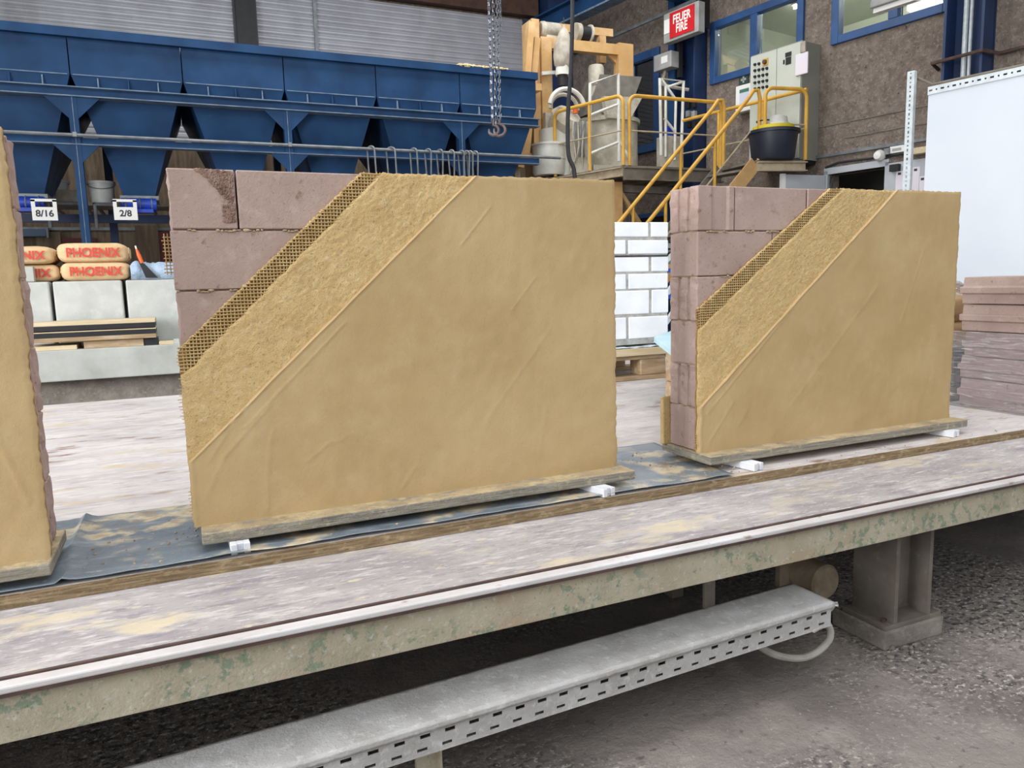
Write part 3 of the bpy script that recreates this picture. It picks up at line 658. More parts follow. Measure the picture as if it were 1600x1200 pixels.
def panel(label, X0, X1, YF, Z0, rows, diagM, diagF, ridges, seed, ends, ztop):
    """YF = plaster front; bricks behind.  diagM/diagF: (z at left edge, x at top) of base coat / finish coat"""
    t = thing('plastered_brick_panel', label, 'wall panel', ((X0+X1)/2, YF+.07, Z0))
    BF = YF+.019; BB = BF+.113; W = X1-X0; ph = (ztop-Z0)/rows
    for rI in range(rows):                    # rI = 0 is the top row
        z1_ = ztop-rI*ph-GAP*.5; z0_ = z1_-ph+GAP
        x = X0+ (random.uniform(-.001, .003))
        odd = rI % 2 == 0
        lens = [.1165] + [.238]*9 if odd else [.238]*10
        k = 0
        while x < X1-.004:
            x2 = min(x+lens[k], X1-(.002 if random.random() < .5 else 0))
            if X1-x2 < .03: x2 = X1
            first, last = k == 0, x2 >= X1-.003
            lk = ('r' if odd else 'k') if first else 'p'; rk = ends if last else 'p'
            jb = random.uniform(-.0012, .0012)
            brick_mesh(x, x2-GAP, BF+jb, BB+jb, z0_, z1_, lk, rk, band=(first and odd and seed == 2 and rI == 0)).build(
                'brick', m_brick, t, bevel=.002, segs=1)
            x = x2; k += 1
    for rI in range(1, rows):
        z = ztop-rI*ph; MB().box(X0+.005, X1-.006, BF+.006, BB-.005, z-GAP*.5-.0004, z+GAP*.5+.0004).build('mortar_bed', m_crumb, t)
    zd, xt = diagM; fz, fx = diagF
    def edge(x0, z): return x0+.0035*nf(z*22, seed)+.0025*nf(z*80, seed+3)
    def xlM(z):
        a = edge(X0-.004, z)
        if z > zd: a = max(a, X0+(xt-X0)*(z-zd)/(ztop-zd)+.002*nf(z*70, seed+9)+.0015*nf(z*160, seed+2))
        return a
    def xlF(z):
        a = edge(X0-.003, z)
        if z > fz: a = max(a, X0+(fx-X0)*(z-fz)/(ztop-fz)+.0025*nf(z*18, seed+5))
        return a
    def xr(z): return edge(X1+.004, z+5)
    sw = .040                                  # width of the strip where the mesh lies bare
    def xlB(z):
        a = edge(X0-.004, z)
        q = zd-sw*1.25
        if z > q: a = max(a, X0+(xt+sw*.95-X0)*(z-q)/(ztop-q)+.006*nf(z*35, seed+7)+.004*nf(z*90, seed+8))
        return a
    dM = lambda x, z: .0008*nf(x*120, z*120, seed)+.0006*nf(x*300, z*300, seed)
    dB = lambda x, z: .0016*nf(x*18, z*18, seed)+.0010*nf(x*85, z*85, seed)+.0010*nf(x*150, z*150, seed)
    dF = lambda x, z: .0018*nf(x*9, z*7, seed+4)+.0006*nf(x*40, z*30, seed)+seg_ridge(x-X0, z-Z0, ridges)
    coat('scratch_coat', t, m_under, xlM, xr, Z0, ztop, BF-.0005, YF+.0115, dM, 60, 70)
    coat('base_coat', t, m_base, xlB, xr, Z0, ztop, YF+.0118, YF+.0045, dB, 260, 200, topj=.003)
    coat('finish_coat', t, m_finish, xlF, xr, Z0, ztop+.001, YF+.006, YF, dF, 200, 165, lip=.0022, topj=.003, dense=1)
    # bare reinforcement mesh along the diagonal
    P = .0063; ym = YF+.0072; b = MB()
    def inM(x, z): return x >= xlM(z)-.001
    def zhi(x): return min(ztop, zd+(x-X0)/(xt-X0)*(ztop-zd))
    k = 0; x = X0+.003
    while x < xt+sw*1.3:
        zt = zhi(x)+random.uniform(-.002, .004); zb = max(Z0, zhi(x)-sw*1.5 if x < xt else ztop-(xt+sw*1.35-x)*.9)
        zt = min(zt, ztop+.002)
        if zt-zb > .006:
            n_ = 5; b.tube([(x+random.uniform(-.0006, .0006), ym+.0012*nf(x*90, q)+.0006, zb+(zt-zb)*q/n_) for q in range(n_+1)], .00115, 4)
        x += P
    z = zd-sw*1.4
    while z < ztop:
        xa = xlM(z)-random.uniform(-.001, .004); xb_ = min(X1, (X0+(xt-X0)*(z-zd)/(ztop-zd))+sw*1.7)
        if xb_-xa > .006:
            n_ = 5; b.tube([(xa+(xb_-xa)*q/n_, ym+.0012*nf(z*90, q)-.0006, z+random.uniform(-.0006, .0006)) for q in range(n_+1)], .00115, 4)
        z += P
    z = Z0+.01
    while z < zd:                              # cut ends poking out of the left edge
        if nf(z*9, seed+20) > .02:
            xe = xlM(z); b.tube([(xe+.01, ym+.003, z), (xe-random.uniform(.003, .0075), ym+.004, z+random.uniform(-.001, .001))], .0007, 4)
        z += P
    b.build('reinforcing_mesh', m_mesh, t)['kind'] = 'stuff'
    # clotted lumps on the outer edge of the scratch coat
    b = MB()
    for k in range(95):
        z = zd+(ztop-zd)*k/95; b.blob((xlM(z)+.002, YF+.012, z), random.uniform(.002, .005), .004, random.uniform(.002, .0045), seg=6)
    b.build('ragged_coat_edge', m_mesh, t)['kind'] = 'stuff'
    # squeezed-out clay in the brick joints
    b = MB()
    for rI in range(1, rows):
        z = ztop-rI*ph
        x = X0+.004
        lim = X0+(xt-X0)*max(0, (z-zd)/(ztop-zd))
        while x < lim-.01:
            if nf(x*25, rI*3.1, seed) > .05: b.blob((x, BF-.001, z-random.uniform(0, .003)), random.uniform(.002, .007), .0025, random.uniform(.0012, .003), seg=6)
            x += .007
    if b.v: b.build('joint_clay', m_crumb, t)['kind'] = 'stuff'
    return t, BB

Z0 = .477
rid_main = [(.13, .015, .135, .09, .0012, .0025), (.135, .09, .15, .17, .0012, .0025), (.02, .05, .06, .13, .0008, .003), (.06, .13, .15, .22, .0009, .003), (.21, .10, .25, .13, .001, .002), (.25, .13, .29, .14, .0008, .002),
            (.40, .02, .43, .06, .0012, .002), (.03, .12, .12, .25, .0012, .002), (.10, .18, .3, .37, .0009, .0025), (.55, .52, .62, .6, .0007, .003), (.66, .38, .72, .45, .0006, .003), (.72, .05, .74, .16, .0007, .0025), (.6, .15, .75, .33, .0005, .004)]
mainp, _ = panel('clay-plastered brick panel standing in the middle of the table, biggest in view', 0.0, .921, 1.487, Z0, 6, (.815, .352), (.605, .585), rid_main, 1, 'k', 1.139)
rid_right = [(.03, .03, .10, .12, .001, .003), (.1, .12, .07, .2, .001, .003), (.12, .06, .15, .1, .001, .002), (.3, .1, .6, .4, .0005, .006), (.02, .1, .3, .36, .001, .0025), (.7, .3, .78, .5, .0005, .004)]
rightp, _ = panel('clay-plastered brick panel at the right end of the table near the tile stack', 1.178, 2.10, 1.497, Z0, 6, (.842, 1.602), (.597, 1.838), rid_right, 2, 'k', 1.141)
rid_left = [(.75, .2, .86, .15, .001, .003), (.82, .55, .9, .47, .0012, .003), (.84, .3, .9, .1, .0012, .003)]
leftp, _ = panel('clay-plastered brick panel cut off by the left picture edge', -1.15, -.232, 1.43, Z0, 6, (.90, -.80), (.70, -.57), rid_left, 3, 'r', 1.18)
# rear plaster of the right and middle panels
MB().box(1.16, 2.098, 1.633, 1.645, Z0, .605, j=.002).build('rear_coat', m_base, rightp, bevel=.003)
MB().box(.02, .915, 1.621, 1.634, Z0, 1.12, j=.002).build('rear_coat', m_base, mainp, bevel=.003)
b = MB()
for k in range(11): b.tube([(.02, 1.63, .955+k*.0068), (-.014-random.uniform(0, .004), 1.632, .955+k*.0068)], .0011, 4)
b.tube([(-.005, 1.63, .95), (-.006, 1.63, 1.03)], .001, 4); b.tube([(-.012, 1.63, .95), (-.012, 1.63, 1.03)], .001, 4)
b.build('rear_mesh', m_mesh, mainp)['kind'] = 'stuff'
# rough clay smear on the first brick of the middle panel
b = MB()
for k in range(620):
    u, v = random.random(), random.random()
    if k < 470: x = .050+.063*u; z = 1.136-.075*v*(u**1.3)
    else: x = .092+.021*u; z = 1.075-.032*v
    b.blob((x, 1.5055, z), random.uniform(.0016, .0036), .0018, random.uniform(.0014, .0034), seg=5)
b.build('broken_face', m_brick_rough, mainp)['kind'] = 'stuff'

# base boards and shims
def base_board(label, x0, x1, yf, yb):
    o = MB()
    n = 40; vs = []
    o.box(x0, x1, yf, yb, .4555, .477)
    ob = o.build('base_board', [m_basebd, m_boardedge], bevel=.0025)
    for p in ob.data.polygons:
        if abs(p.normal.z) < .5: p.material_index = 1
    return tag(ob, label, 'board', 'boards under the panels')
base_board('dusty plywood board under the middle panel', .008, .943, 1.4365, 1.645)
base_board('dusty plywood board under the right-hand panel', 1.172, 2.122, 1.451, 1.655)
base_board('dusty plywood board under the panel at the left edge', -1.16, -.226, 1.405, 1.6)
for (x, y, rz, lab) in ((.072, 1.415, .02, 'white shim under the left end of the middle board'), (.852, 1.402, .2, 'white shim under the right end of the middle board'), (1.292, 1.414, .16, 'white shim under the left end of the right-hand board'), (2.045, 1.43, .2, 'white shim under the right end of the right-hand board'), (-.9, 1.39, 0, 'white shim under the far left board')):
    t = thing('shim', lab, 'shim', (x, y+.05, ZU+.001), 'white shims under the boards')
    c, s_ = math.cos(rz+1.57), math.sin(rz+1.57); d = V((c, s_, 0)); q = V((s_, -c, 0))
    for k in range(3):
        o0 = V((x, y, ZU+.0015))+q*(-.0114+.0114*k)+d*(.004*(k == 1))
        MB().bar(o0+V((0, 0, .0092)), o0+d*.12+V((0, 0, .0092)), .0112, .0185).build('plastic_strip', m_shim, t, bevel=.0006, segs=1)
# grey film on the upper board
def film_fn(u, v):
    xr_ = 1.2475+(1.204-1.2475)*(1-v) if True else 0
    x = -.62+(xr_+.62)*u; y = 1.4015+(1.80-1.4015)*v+.004*nf(x*5, 2)
    z = ZU+.0022+.0016*(1+nf(x*7, y*9))+.0012*(1+nf(x*22, y*20, 2))
    if v < .12: z += .003*(1+nf(x*9, 1))*(.12-v)/.12
    e_ = max(0, .03-abs(x+.215))/.03      # sheet kinks up beside the left board
    z += .012*e_*e_*(.5+.5*v)
    under = (0.0 < x < .95 and y > 1.435) or (x < -.22 and y > 1.4)
    if under: z = min(z, ZU+.006)
    if x > 1.17 and y > 1.45: z = min(z, ZU+.012)
    return V((x, y, z))
tag(MB().grid(film_fn, 170, 40).build('plastic_film', m_film, smooth=True, fix=False, solid=.0008), 'crumpled blue-grey plastic film lying under the panels on the table', 'film')
# crumbs of clay on the table
b = MB()
for k in range(150):
    r_ = random.random()
    if r_ < .45: x, y = random.uniform(.95, 1.25), random.uniform(1.42, 1.72)
    elif r_ < .75: x, y = random.uniform(-.2, .02), random.uniform(1.42, 1.62)
    else: x, y = random.uniform(.0, 2.2), random.uniform(1.41, 1.432)
    s_ = random.uniform(.0008, .0026)
    b.blob((x, y, ZU+.005+s_*.5), s_*1.3, s_, s_, seg=6)
o = tag(b.build('clay_crumbs', m_crumb), 'scattered crumbs of dried clay on the film between the panels', 'crumbs'); o['kind'] = 'stuff'

# ================================================================== BEHIND THE TABLE, LEFT
YLg = 5.2; zt_, zb_ = .581, .393
t = thing('concrete_bench', 'long pale concrete beam on plinths behind the table', 'bench', (-.8, YLg+.5, 0))
MB().box(-3.4, 1.3, YLg, YLg+1.0, zb_, zt_).build('beam', m_conc_grey, t, bevel=.006)
MB().box(-3.3, 1.25, YLg+.12, YLg+.9, 0, zb_).build('plinth', m_foot, t, bevel=.006)
YC = 5.6
cubes = [(-1.13, -.735, 'pale concrete cube leftmost on the bench, mostly behind the left panel'), (-.715, -.32, 'pale concrete cube under the stacked full paper sacks'), (-.298, .11, 'pale concrete cube beside the middle panel, under the blue sheet')]
for k, (x0, x1, lab) in enumerate(cubes):
    tag(MB().box(x0, x1, YC, YC+.37, zt_, .996, j=.001).build('concrete_cube', m_conc, bevel=.01), lab, 'concrete cube', 'concrete cubes on the bench')
def sack(name, label, x0, x1, y0, y1, z0, z1, group, text=True, print_x=None, seed=0):
    e = thing(name, label, 'sack', ((x0+x1)/2, (y0+y1)/2, z0), group)
    cx, cy, cz = (x0+x1)/2, (y0+y1)/2, (z0+z1)/2; hx, hy, hz = (x1-x0)/2, (y1-y0)/2, (z1-z0)/2
    b = MB(); nu, nv = 40, 24; vs = []; fs = []
    def surf(u, v):     # superellipsoid pillow
        a = 2*math.pi*u; c = math.pi*(v-.5)
        sg = lambda q, p: math.copysign(abs(q)**p, q)
        x = sg(math.cos(c), .2)*sg(math.cos(a), .16); y = sg(math.cos(c), .2)*sg(math.sin(a), .16); z = sg(math.sin(c), .42)
        pin = 1-.3*abs(x)**9
        p = V((cx+hx*x, cy+hy*y*(1-.05*abs(x)**5), cz+hz*z*pin))
        p += V((0, 1, 0))*.006*nf(x*3+seed, z*3)+V((0, 0, 1))*.005*nf(x*4, y*4, seed)
        return p
    b.grid(surf, nu, nv)
    b.build('bag_body', m_paper, e, smooth=True, fix=False, angle=60)
    for sx in (-1, 1):  # folded end flaps
        fx = cx+sx*hx*.985
        MB().prism([(fx, cy-hy*.55, cz+hz*.55), (fx, cy-hy*.75, cz-hz*.1), (fx, cy-hy*.3, cz-hz*.55), (fx, cy+hy*.5, cz-hz*.5), (fx, cy+hy*.6, cz+hz*.5)], (sx*.008, 0, 0)).build('end_flap', m_paper, e, bevel=.003)
    if text:
        fy = cy-hy
        def wrapf(p):
            zz = (p.z-cz)/hz; xx = (p.x-cx)/hx
            s_ = min(1, abs(zz)**(1/.42)); cc = math.sqrt(max(0, 1-s_*s_))**.2
            return V((p.x, cy-hy*cc*(1-.05*min(1, abs(xx))**5)-.012, p.z))
        lettering('PHOENIX', hz*1.3, (print_x if print_x is not None else cx+.004, fy, cz-.004), (1, 0, 0), (0, 0, 1), m_redink, e, width=hx*1.52, wrapf=wrapf)
    return e
zs0 = .997
sack('paper_sack', 'brown paper sack lettered PHOENIX, upper one of the full pair', -.678, -.268, YC+.02, YC+.42, zs0+.118, zs0+.245, 'sacks on the concrete cubes', seed=1)
sack('paper_sack', 'brown paper sack lettered PHOENIX, lower one of the full pair', -.668, -.266, YC+.02, YC+.42, zs0, zs0+.122, 'sacks on the concrete cubes', seed=2)
sack('paper_sack', 'brown paper sack upper in the half-hidden pair by the left panel', -1.115, -.695, YC+.03, YC+.43, zs0+.112, zs0+.225, 'sacks on the concrete cubes', seed=3)
sack('paper_sack', 'brown paper sack lower in the half-hidden pair by the left panel', -1.10, -.68, YC+.08, YC+.46, zs0, zs0+.114, 'sacks on the concrete cubes', seed=4)
tag(MB().box(-.93, -.81, YC+.0, YC+.06, zs0, zs0+.095).build('concrete_offcut', m_conc_grey, bevel=.004), 'small grey concrete offcut in front of the lower half-hidden sack', 'offcut')
def blue_fn(u, v):
    x = -.262+.42*u; y = YC+.02+.3*v
    h = .105*min(1, 5*min(u+.15, v+.25, 1.15-u, 1.1-v))+.015*nf(x*14, y*12)+.008*nf(x*40, y*30)
    if u < .22: h += .01
    return V((x, y, zs0+max(.004, h)))
b = MB(); b.grid(blue_fn, 46, 26)
fr = [blue_fn(i/46, 0) for i in range(47)]
b.add(fr+[V((p.x+.004*nf(p.x*60, 1), p.y-.01+.008*nf(p.x*50, 4), zs0+.001)) for p in fr], [(i, 47+i, 48+i, i+1) for i in range(46)])
tag(b.build('plastic_sheet', m_bluesheet, smooth=True, fix=False, solid=.002), 'bunched pale blue plastic sheet on the concrete cube', 'sheet')
t = thing('hand_saw', 'dark blade with an orange handle propped on the pale blue sheet', 'saw', (-.19, YC-.005, zs0))
pA, pB, pC, pD = ony(216, 408, YC-.01), ony(226, 412, YC-.01), ony(247, 434, YC-.01), ony(228, 434, YC-.01)
MB().prism([pA, pB, pC, pD], (0, .006, 0)).build('blade', m_blackedge, t)
MB().tube([ony(222, 411, YC-.006), ony(217, 399, YC-.006), ony(213, 389, YC-.006)], [.012, .013, .006], 8).build('handle', m_orange, t, smooth=True)
MB().tube([ony(213, 389, YC-.006), ony(211.5, 384, YC-.006)], .005, 8).build('tip', m_whitesign, t)
# formwork boards and timber on the bench edge
def plank(name, label, cat, xa, xb, ya, yb, Yf, dep, m, group=None, bevel=.002):
    a = ony(xa, ya, Yf); c = ony(xb, yb, Yf)
    return tag(MB().box(a.x, c.x, Yf, Yf+dep, min(a.z, c.z), max(a.z, c.z)).build(name, m, bevel=bevel), label, cat, group)
xw0, xw1 = ony(40, 520, YLg).x, ony(243, 515, YLg).x
sup = zt_
def blk(x0, x1, z0, z1, y0, y1, nm, m, lab, cat): return tag(MB().box(x0, x1, y0, y1, z0, z1).build(nm, m, bevel=.002), lab, cat)
xq = lambda x: ony(x, 540, YLg+.03).x
blk(xq(40), xq(120), sup, sup+.026, YLg+.03, YLg+.3, 'timber_batten', m_woodpale, 'pale timber batten under the left end of the black-edged boards', 'timber')
blk(xq(131), xq(225), sup, sup+.046, YLg+.03, YLg+.28, 'timber_block', m_wood, 'grey-brown timber block under the middle of the black-edged boards', 'timber')
blk(xq(226), xq(248), sup, sup+.046, YLg+.035, YLg+.2, 'dark_block', m_blackedge, 'black block beside the timber block on the bench edge', 'block')
blk(xq(249), xq(272), sup, sup+.02, YLg+.02, YLg+.14, 'timber_offcut', m_woodpale, 'small pale timber offcut on the bench near the middle panel', 'timber')
blk(xq(272), xq(281), sup, sup+.03, YLg+.02, YLg+.1, 'timber_stub', m_conc, 'little pale stub at the bench corner beside the middle panel', 'block')
z1_ = sup+.048
blk(xw0, xw1, z1_, z1_+.026, YLg+.01, YLg+.34, 'timber_board', m_wood, 'brown timber board beneath the black-edged formwork boards', 'board')
for k, lab in enumerate(('black-edged formwork board, lower of the two on the bench', 'black-edged formwork board with pale top, upper of the two on the bench')):
    zz = z1_+.026+k*.041
    t = thing('formwork_board', lab, 'board', ((xw0+xw1)/2, YLg+.17, zz), 'black-edged formwork boards')
    MB().box(xw0, xw1, YLg+.012, YLg+.34, zz, zz+.030).build('black_core', m_blackedge, t, bevel=.001)
    MB().box(xw0, xw1+.002, YLg+.008+.01*k, YLg+.34, zz+.030, zz+(.036 if k == 0 else .052)).build('pale_face', m_woodpale, t, bevel=.001)

# ================================================================== HOPPER ROW
YH = 10.0; PIT = 1.164; AX = -.888
zTop, zApex, zOut = 3.795, 3.352, 2.06
zb1, zb0 = 3.205, 3.095
lean = .28
bins = list(range(-2, 5))
labs = {-2: 'blue steel aggregate hopper cut off by the left picture edge behind the panel', -1: 'blue steel aggregate hopper just left of the full-height blue post', 0: 'blue steel aggregate hopper above the full pair of paper sacks', 1: 'blue steel aggregate hopper over the left corner of the middle panel', 2: 'blue steel aggregate hopper right of the post in the middle of the row', 3: 'blue steel aggregate hopper between the hairpin bars and the chain', 4: 'dim blue steel aggregate hopper behind the hanging chain, last in the row'}
for k in bins:
    x0 = AX+k*PIT; x1 = x0+PIT
    t = thing('aggregate_hopper', labs[k], 'hopper', ((x0+x1)/2, YH+1.2, zOut), 'blue aggregate hoppers')
    g = .006; b = MB(); Yb = YH+2.5
    # upper box
    b.prism([(x0+g, YH+.02, zApex), (x1-g, YH+.02, zApex), (x1-g, YH+.02, zTop), (x0+g, YH+.02, zTop)], (0, Yb-YH, 0))
    b.build('bin', m_blue, t)
    # tapering funnel, front leaning back
    hw = .17; cx = (x0+x1)/2; b = MB()
    top = [(x0+g, YH+.02, zApex), (x1-g, YH+.02, zApex), (x1-g, Yb, zApex), (x0+g, Yb, zApex)]
    bot = [(cx-hw, YH+lean+.02, zOut), (cx+hw, YH+lean+.02, zOut), (cx+hw, Yb-1.6, zOut), (cx-hw, Yb-1.6, zOut)]
    b.add(top+bot, [(0, 1, 5, 4), (1, 2, 6, 5), (2, 3, 7, 6), (3, 0, 4, 7), (4, 5, 6, 7)])
    fo = b.build('funnel', m_blue, t)
    rl = 3.13
    for q in (-.31, 0, .31):
        x = cx+q
        f_ = lambda z: YH+.02+lean*(zApex-z)/(zApex-zOut)
        MB().prism([(x-.006, YH-.02, zb1), (x-.006, f_(zb1), zb1), (x-.006, f_(zApex-.02), zApex-.02), (x-.006, YH+.0, zApex-.03)], (.012, 0, 0)).build('stiffener', m_blue_dust if q else m_blue, t)
    MB().box(x0+g+.02, x1-g-.02, YH+.01, YH+.02, zApex-.005, zApex+.006).build('seam', m_blue_dust, t)
    # discharge gate and vibrator
    MB().box(cx-hw-.04, cx+hw+.04, YH+lean-.03, YH+lean+.5, zOut-.05, zOut).build('outlet_flange', m_pipe, t)
    yv = YH+lean-.08
    MB().cyl((cx-.2, yv, zOut-.11), (cx+.18, yv, zOut-.11), .075, seg=16).build('vibrator', m_blue_motor, t, smooth=True)
    MB().box(cx-.16, cx+.14, yv-.085, yv+.1, zOut-.21, zOut-.17).build('vibrator_base', m_blue_motor, t)
    for q in (-.15, .0, .13): MB().tube([(cx+q, yv+.0+.077*math.cos(a), zOut-.11+.077*math.sin(a)) for a in [i*math.pi/6 for i in range(12)]], .008, 5, closed=True).build('band', m_pipe, t)
    MB().box(cx-.27, cx-.2, yv-.04, yv+.04, zOut-.14, zOut-.05).build('terminal_box', m_black, t)
# top rail of the row and dusty spill
xe = AX+5*PIT
t = thing('hopper_frame', 'long blue steel frame of beams and posts carrying the hoppers', 'frame', (1.5, YH, 0))
x0 = AX-2*PIT
MB().box(x0, xe, YH-.05, YH+.02, zTop-.05, zTop+.045).build('top_rail', m_blue, t)
g = MB().box(x0, xe, YH-.09, YH+.07, zb1-.012, zb1).build('beam_flange', m_blue_dust, t); MB().box(x0, xe, YH-.09, YH+.07, zb0, zb0+.012).build('beam_flange', m_blue_dust, t)
MB().box(x0, xe, YH-.03, YH+.0, zb0+.012, zb1-.012).build('beam_web', m_blue, t)
zm1, zm0 = 2.64, 2.575
MB().box(x0, xe, YH-.07, YH+.05, zm0, zm0+.012).build('beam_flange', m_blue_dust, t); MB().box(x0, xe, YH-.03, YH, zm0+.012, zm1+.02).build('beam_web', m_blue, t)
MB().box(x0, xe, YH+1.55, YH+1.6, 1.84, 1.95).build('rear_beam', m_blue_dark, t)
for px in (AX, AX+2*PIT, AX+4*PIT-.02):
    MB().box(px-.045, px+.045, YH-.06, YH+.06, 0, zb0).build('post', m_blue, t)
    MB().box(px-.004, px+.004, YH-.066, YH-.06, 0, zb0).build('post_seam', m_blue_dust, t)
    for sx in (-1, 1):
        for za, hh, ww in ((zb0, .235, .235), (zm0, .19, .19)):
            MB().prism([(px+sx*.045, YH-.055, za), (px+sx*(.045+ww), YH-.055, za), (px+sx*.045, YH-.055, za-hh)], (0, .012, 0)).build('gusset', m_blue, t)
            MB().bar((px+sx*(.045+ww*.5)-.08, YH-.06, za+.004), (px+sx*(.045+ww*.5)+.08, YH-.06, za+.004), .02, .012).build('weld_bead', m_blue_dust, t)
# rear posts
for px in (AX+.15, AX+2*PIT+.15): MB().box(px-.05, px+.05, YH+2.3, YH+2.4, 0, 3.2).build('rear_post', m_blue_dark, t)
pz = .92+(2.3185-.92)*1.25
rp = tag(MB().tube([(x0, YH-.12, pz), (xe+.3, YH-.12, pz)], .02, 8).build('compressed_air_pipe', m_pipe, smooth=True), 'long grey pipe clipped along the hopper frame', 'pipe')
for px in (AX, AX+2*PIT, AX+4*PIT-.02, AX-1.0): MB().box(px-.02, px+.02, YH-.15, YH-.06, pz-.02, pz+.03).build('clip', m_pipe, rp)
# spilt aggregate on the top rail
b = MB()
for k in range(70):
    x = ony(716+random.random()*75, 105, YH).x; b.blob((x, YH-.02+random.uniform(-.02, .02), zTop+.05), random.uniform(.02, .05), .03, random.uniform(.008, .03), seg=6)
o = tag(b.build('spilt_sand', mat('pale_sand', (226, 206, 164), (204, 182, 140), 30, rough=.95)), 'pale sand spilt along the hopper top rail', 'sand'); o['kind'] = 'stuff'
# size signs on the hoppers
for (txt, pxc, pyc, lab) in (('8/16', 69.5, 329, 'white sign reading 8/16 hanging beside the left panel'), ('2/8', 196, 329, 'white sign reading 2/8 hanging right of the blue post')):
    Ys_ = YH+.02; c = ony(pxc, pyc, Ys_)
    t = thing('sign_plate', lab, 'sign', (c.x, Ys_, c.z-.12))
    MB().box(c.x-.125, c.x+.125, Ys_, Ys_+.012, c.z-.11, c.z+.04).build('plate', m_whitesign, t, bevel=.004)
    for a_, b_, z0_, z1_ in ((-.125, -.085, .04, .12), (.085, .125, .04, .12), (-.125, .125, .1, .13)): MB().box(c.x+a_, c.x+b_, Ys_, Ys_+.012, c.z+z0_, c.z+z1_).build('hanger', m_whitesign, t)
    lettering(txt, .1, (c.x, Ys_-.002, c.z-.035), (1, 0, 0), (0, 0, 1), m_ink, t)
    MB().tube([(c.x, Ys_+.02, c.z+.115), (c.x, YH+lean, c.z+.115)], .012, 6).build('arm', m_pipe, t)
# shelf pipe, buckets
Yb_ = YH+1.0
pl = [(ony(75, 317, Yb_), ony(128, 318, Yb_), 'short grey pipe behind the 8/16 sign'), (ony(148, 319, Yb_), ony(240, 322, Yb_), 'grey pipe shelf rail carrying the white bucket')]
for a, c, lab in pl:
    t = tag(MB().tube([a, c], .022, 8).build('shelf_pipe', m_pipe, smooth=True), lab, 'pipe')
    MB().tube([a, a+V((0, 1.4, 0))], .022, 8).build('shelf_arm', m_pipe, t); MB().tube([c, c+V((0, 1.4, 0))], .022, 8).build('shelf_arm', m_pipe, t)
    MB().tube([a, a-V((0, 0, .3))], .022, 8).build('drop_pipe', m_pipe, t)
def bucket(label, pxc, pyb, r, h, Y, m, tilt=0):
    c = ony(pxc, pyb, Y); c.y += r; t = thing('bucket', label, 'bucket', c, None)
    MB().lathe(c, (tilt, 0, 1), [(0, .0), (r*.82, 0), (r*.84, .01), (r*.97, h*.9), (r*1.05, h*.9), (r*1.06, h), (r*.98, h), (r*.8, .03), (0, .03)], 28).build('bucket_body', m, t, smooth=True)
    MB().tube([c+V((r*1.05*math.cos(a), -r*1.05*abs(math.sin(a))*.9, h*.92-h*.25*math.sin(a))) for a in [math.pi*i/12 for i in range(13)]], .006, 5).build('bail', m_pipe, t)
    return t
bucket('white plastic bucket beside the blue post', 160, 321, .155, .31, YH+1.0, m_bucket)
bucket('grey-white bucket half hidden behind the 8/16 hopper', 80, 318, .17, .32, YH+1.2, m_bucket, .12)
c = ony(104, 318, YH+1.2)
tag(MB().box(c.x-.12, c.x+.14, YH+1.2, YH+1.45, c.z, c.z+.17).build('storage_crate', m_canvas, bevel=.01), 'beige box on the shelf behind the 8/16 hopper', 'box')
tag(MB().box(c.x-.5, c.x+2.2, YH+1.0, YH+1.6, c.z-.04, c.z).build('shelf_board', m_greysteel), 'narrow grey shelf board under the buckets', 'shelf')
# things on the board-marked wall
struct(MB().box(-6, 6, YB-.03, YB, ony(100, 358, YB).z-.02, ony(100, 358, YB).z+.03).build('trim_12', m_pipe))
a = ony(20, 358, YB-.1); c = ony(74, 370, YB-.1)
t = thing('wall_duct', 'short blue-grey duct box on the concrete wall above the half-hidden sacks', 'duct', ((a.x+c.x)/2, YB-.05, c.z))
MB().box(a.x, c.x, YB-.16, YB, c.z, a.z).build('duct_body', mat('blue_grey_duct', (84, 104, 126), rough=.6), t, bevel=.01); MB().box(c.x, c.x+.03, YB-.18, YB, c.z-.02, a.z+.02).build('duct_flange', m_pipe, t)
for k, (xa_, xb_, yt) in enumerate(((95, 150, 372), (247, 300, 362))):
    a = ony(xa_, yt, YB-.05); c = ony(xb_, yt, YB-.05); e = sgroup('door_%d' % (2+k), ((a.x+c.x)/2, YB, 0))
    MB().box(a.x, c.x, YB-.06, YB, 0, a.z).build('door_leaf', m_maroon, e); MB().box(a.x-.35, a.x, YB-.09, YB, 0, a.z+.1).build('door_frame', m_boardwall, e)
    MB().cyl((a.x+.12, YB-.1, 1.05), (a.x+.12, YB-.06, 1.05), .02, seg=8).build('door_knob', m_pipe, e)

# hairpin bars hooked over the pipe
hp = [(576, 585), (606, 617), (643, 651), (666, 673), (685, 691), (703, 709), (720, 723), (728, 731), (733, 737), (741, 745)]
for k, (xa_, xb_) in enumerate(hp):
    a = ony(xa_, 243, YH-.14); c = ony(xb_, 243, YH-.14); zt0 = pz+.035; dx = max(.03, (c.x-a.x)*.5); cx = (a.x+c.x)/2
    spl = .04 if k < 3 else 0
    pts = [V((cx-dx*.7-spl*.3, YH-.16, zt0-.75))] + [V((cx+dx*math.cos(q), YH-.12-.04*math.cos(q), zt0-.05+.05*math.sin(q))) for q in [math.pi*(1-i/8) for i in range(9)]] + [V((cx+dx+spl, YH-.075, zt0-.75))]
    tag(MB().tube(pts, .0115, 6).build('hairpin_bar', m_pipe, smooth=True), ('splayed' if k < 3 else 'narrow') + ' steel hairpin bar hooked over the pipe, %s from the left' % ('first second third fourth fifth sixth seventh eighth ninth tenth'.split()[k]), 'steel bar', 'hairpin bars on the pipe')

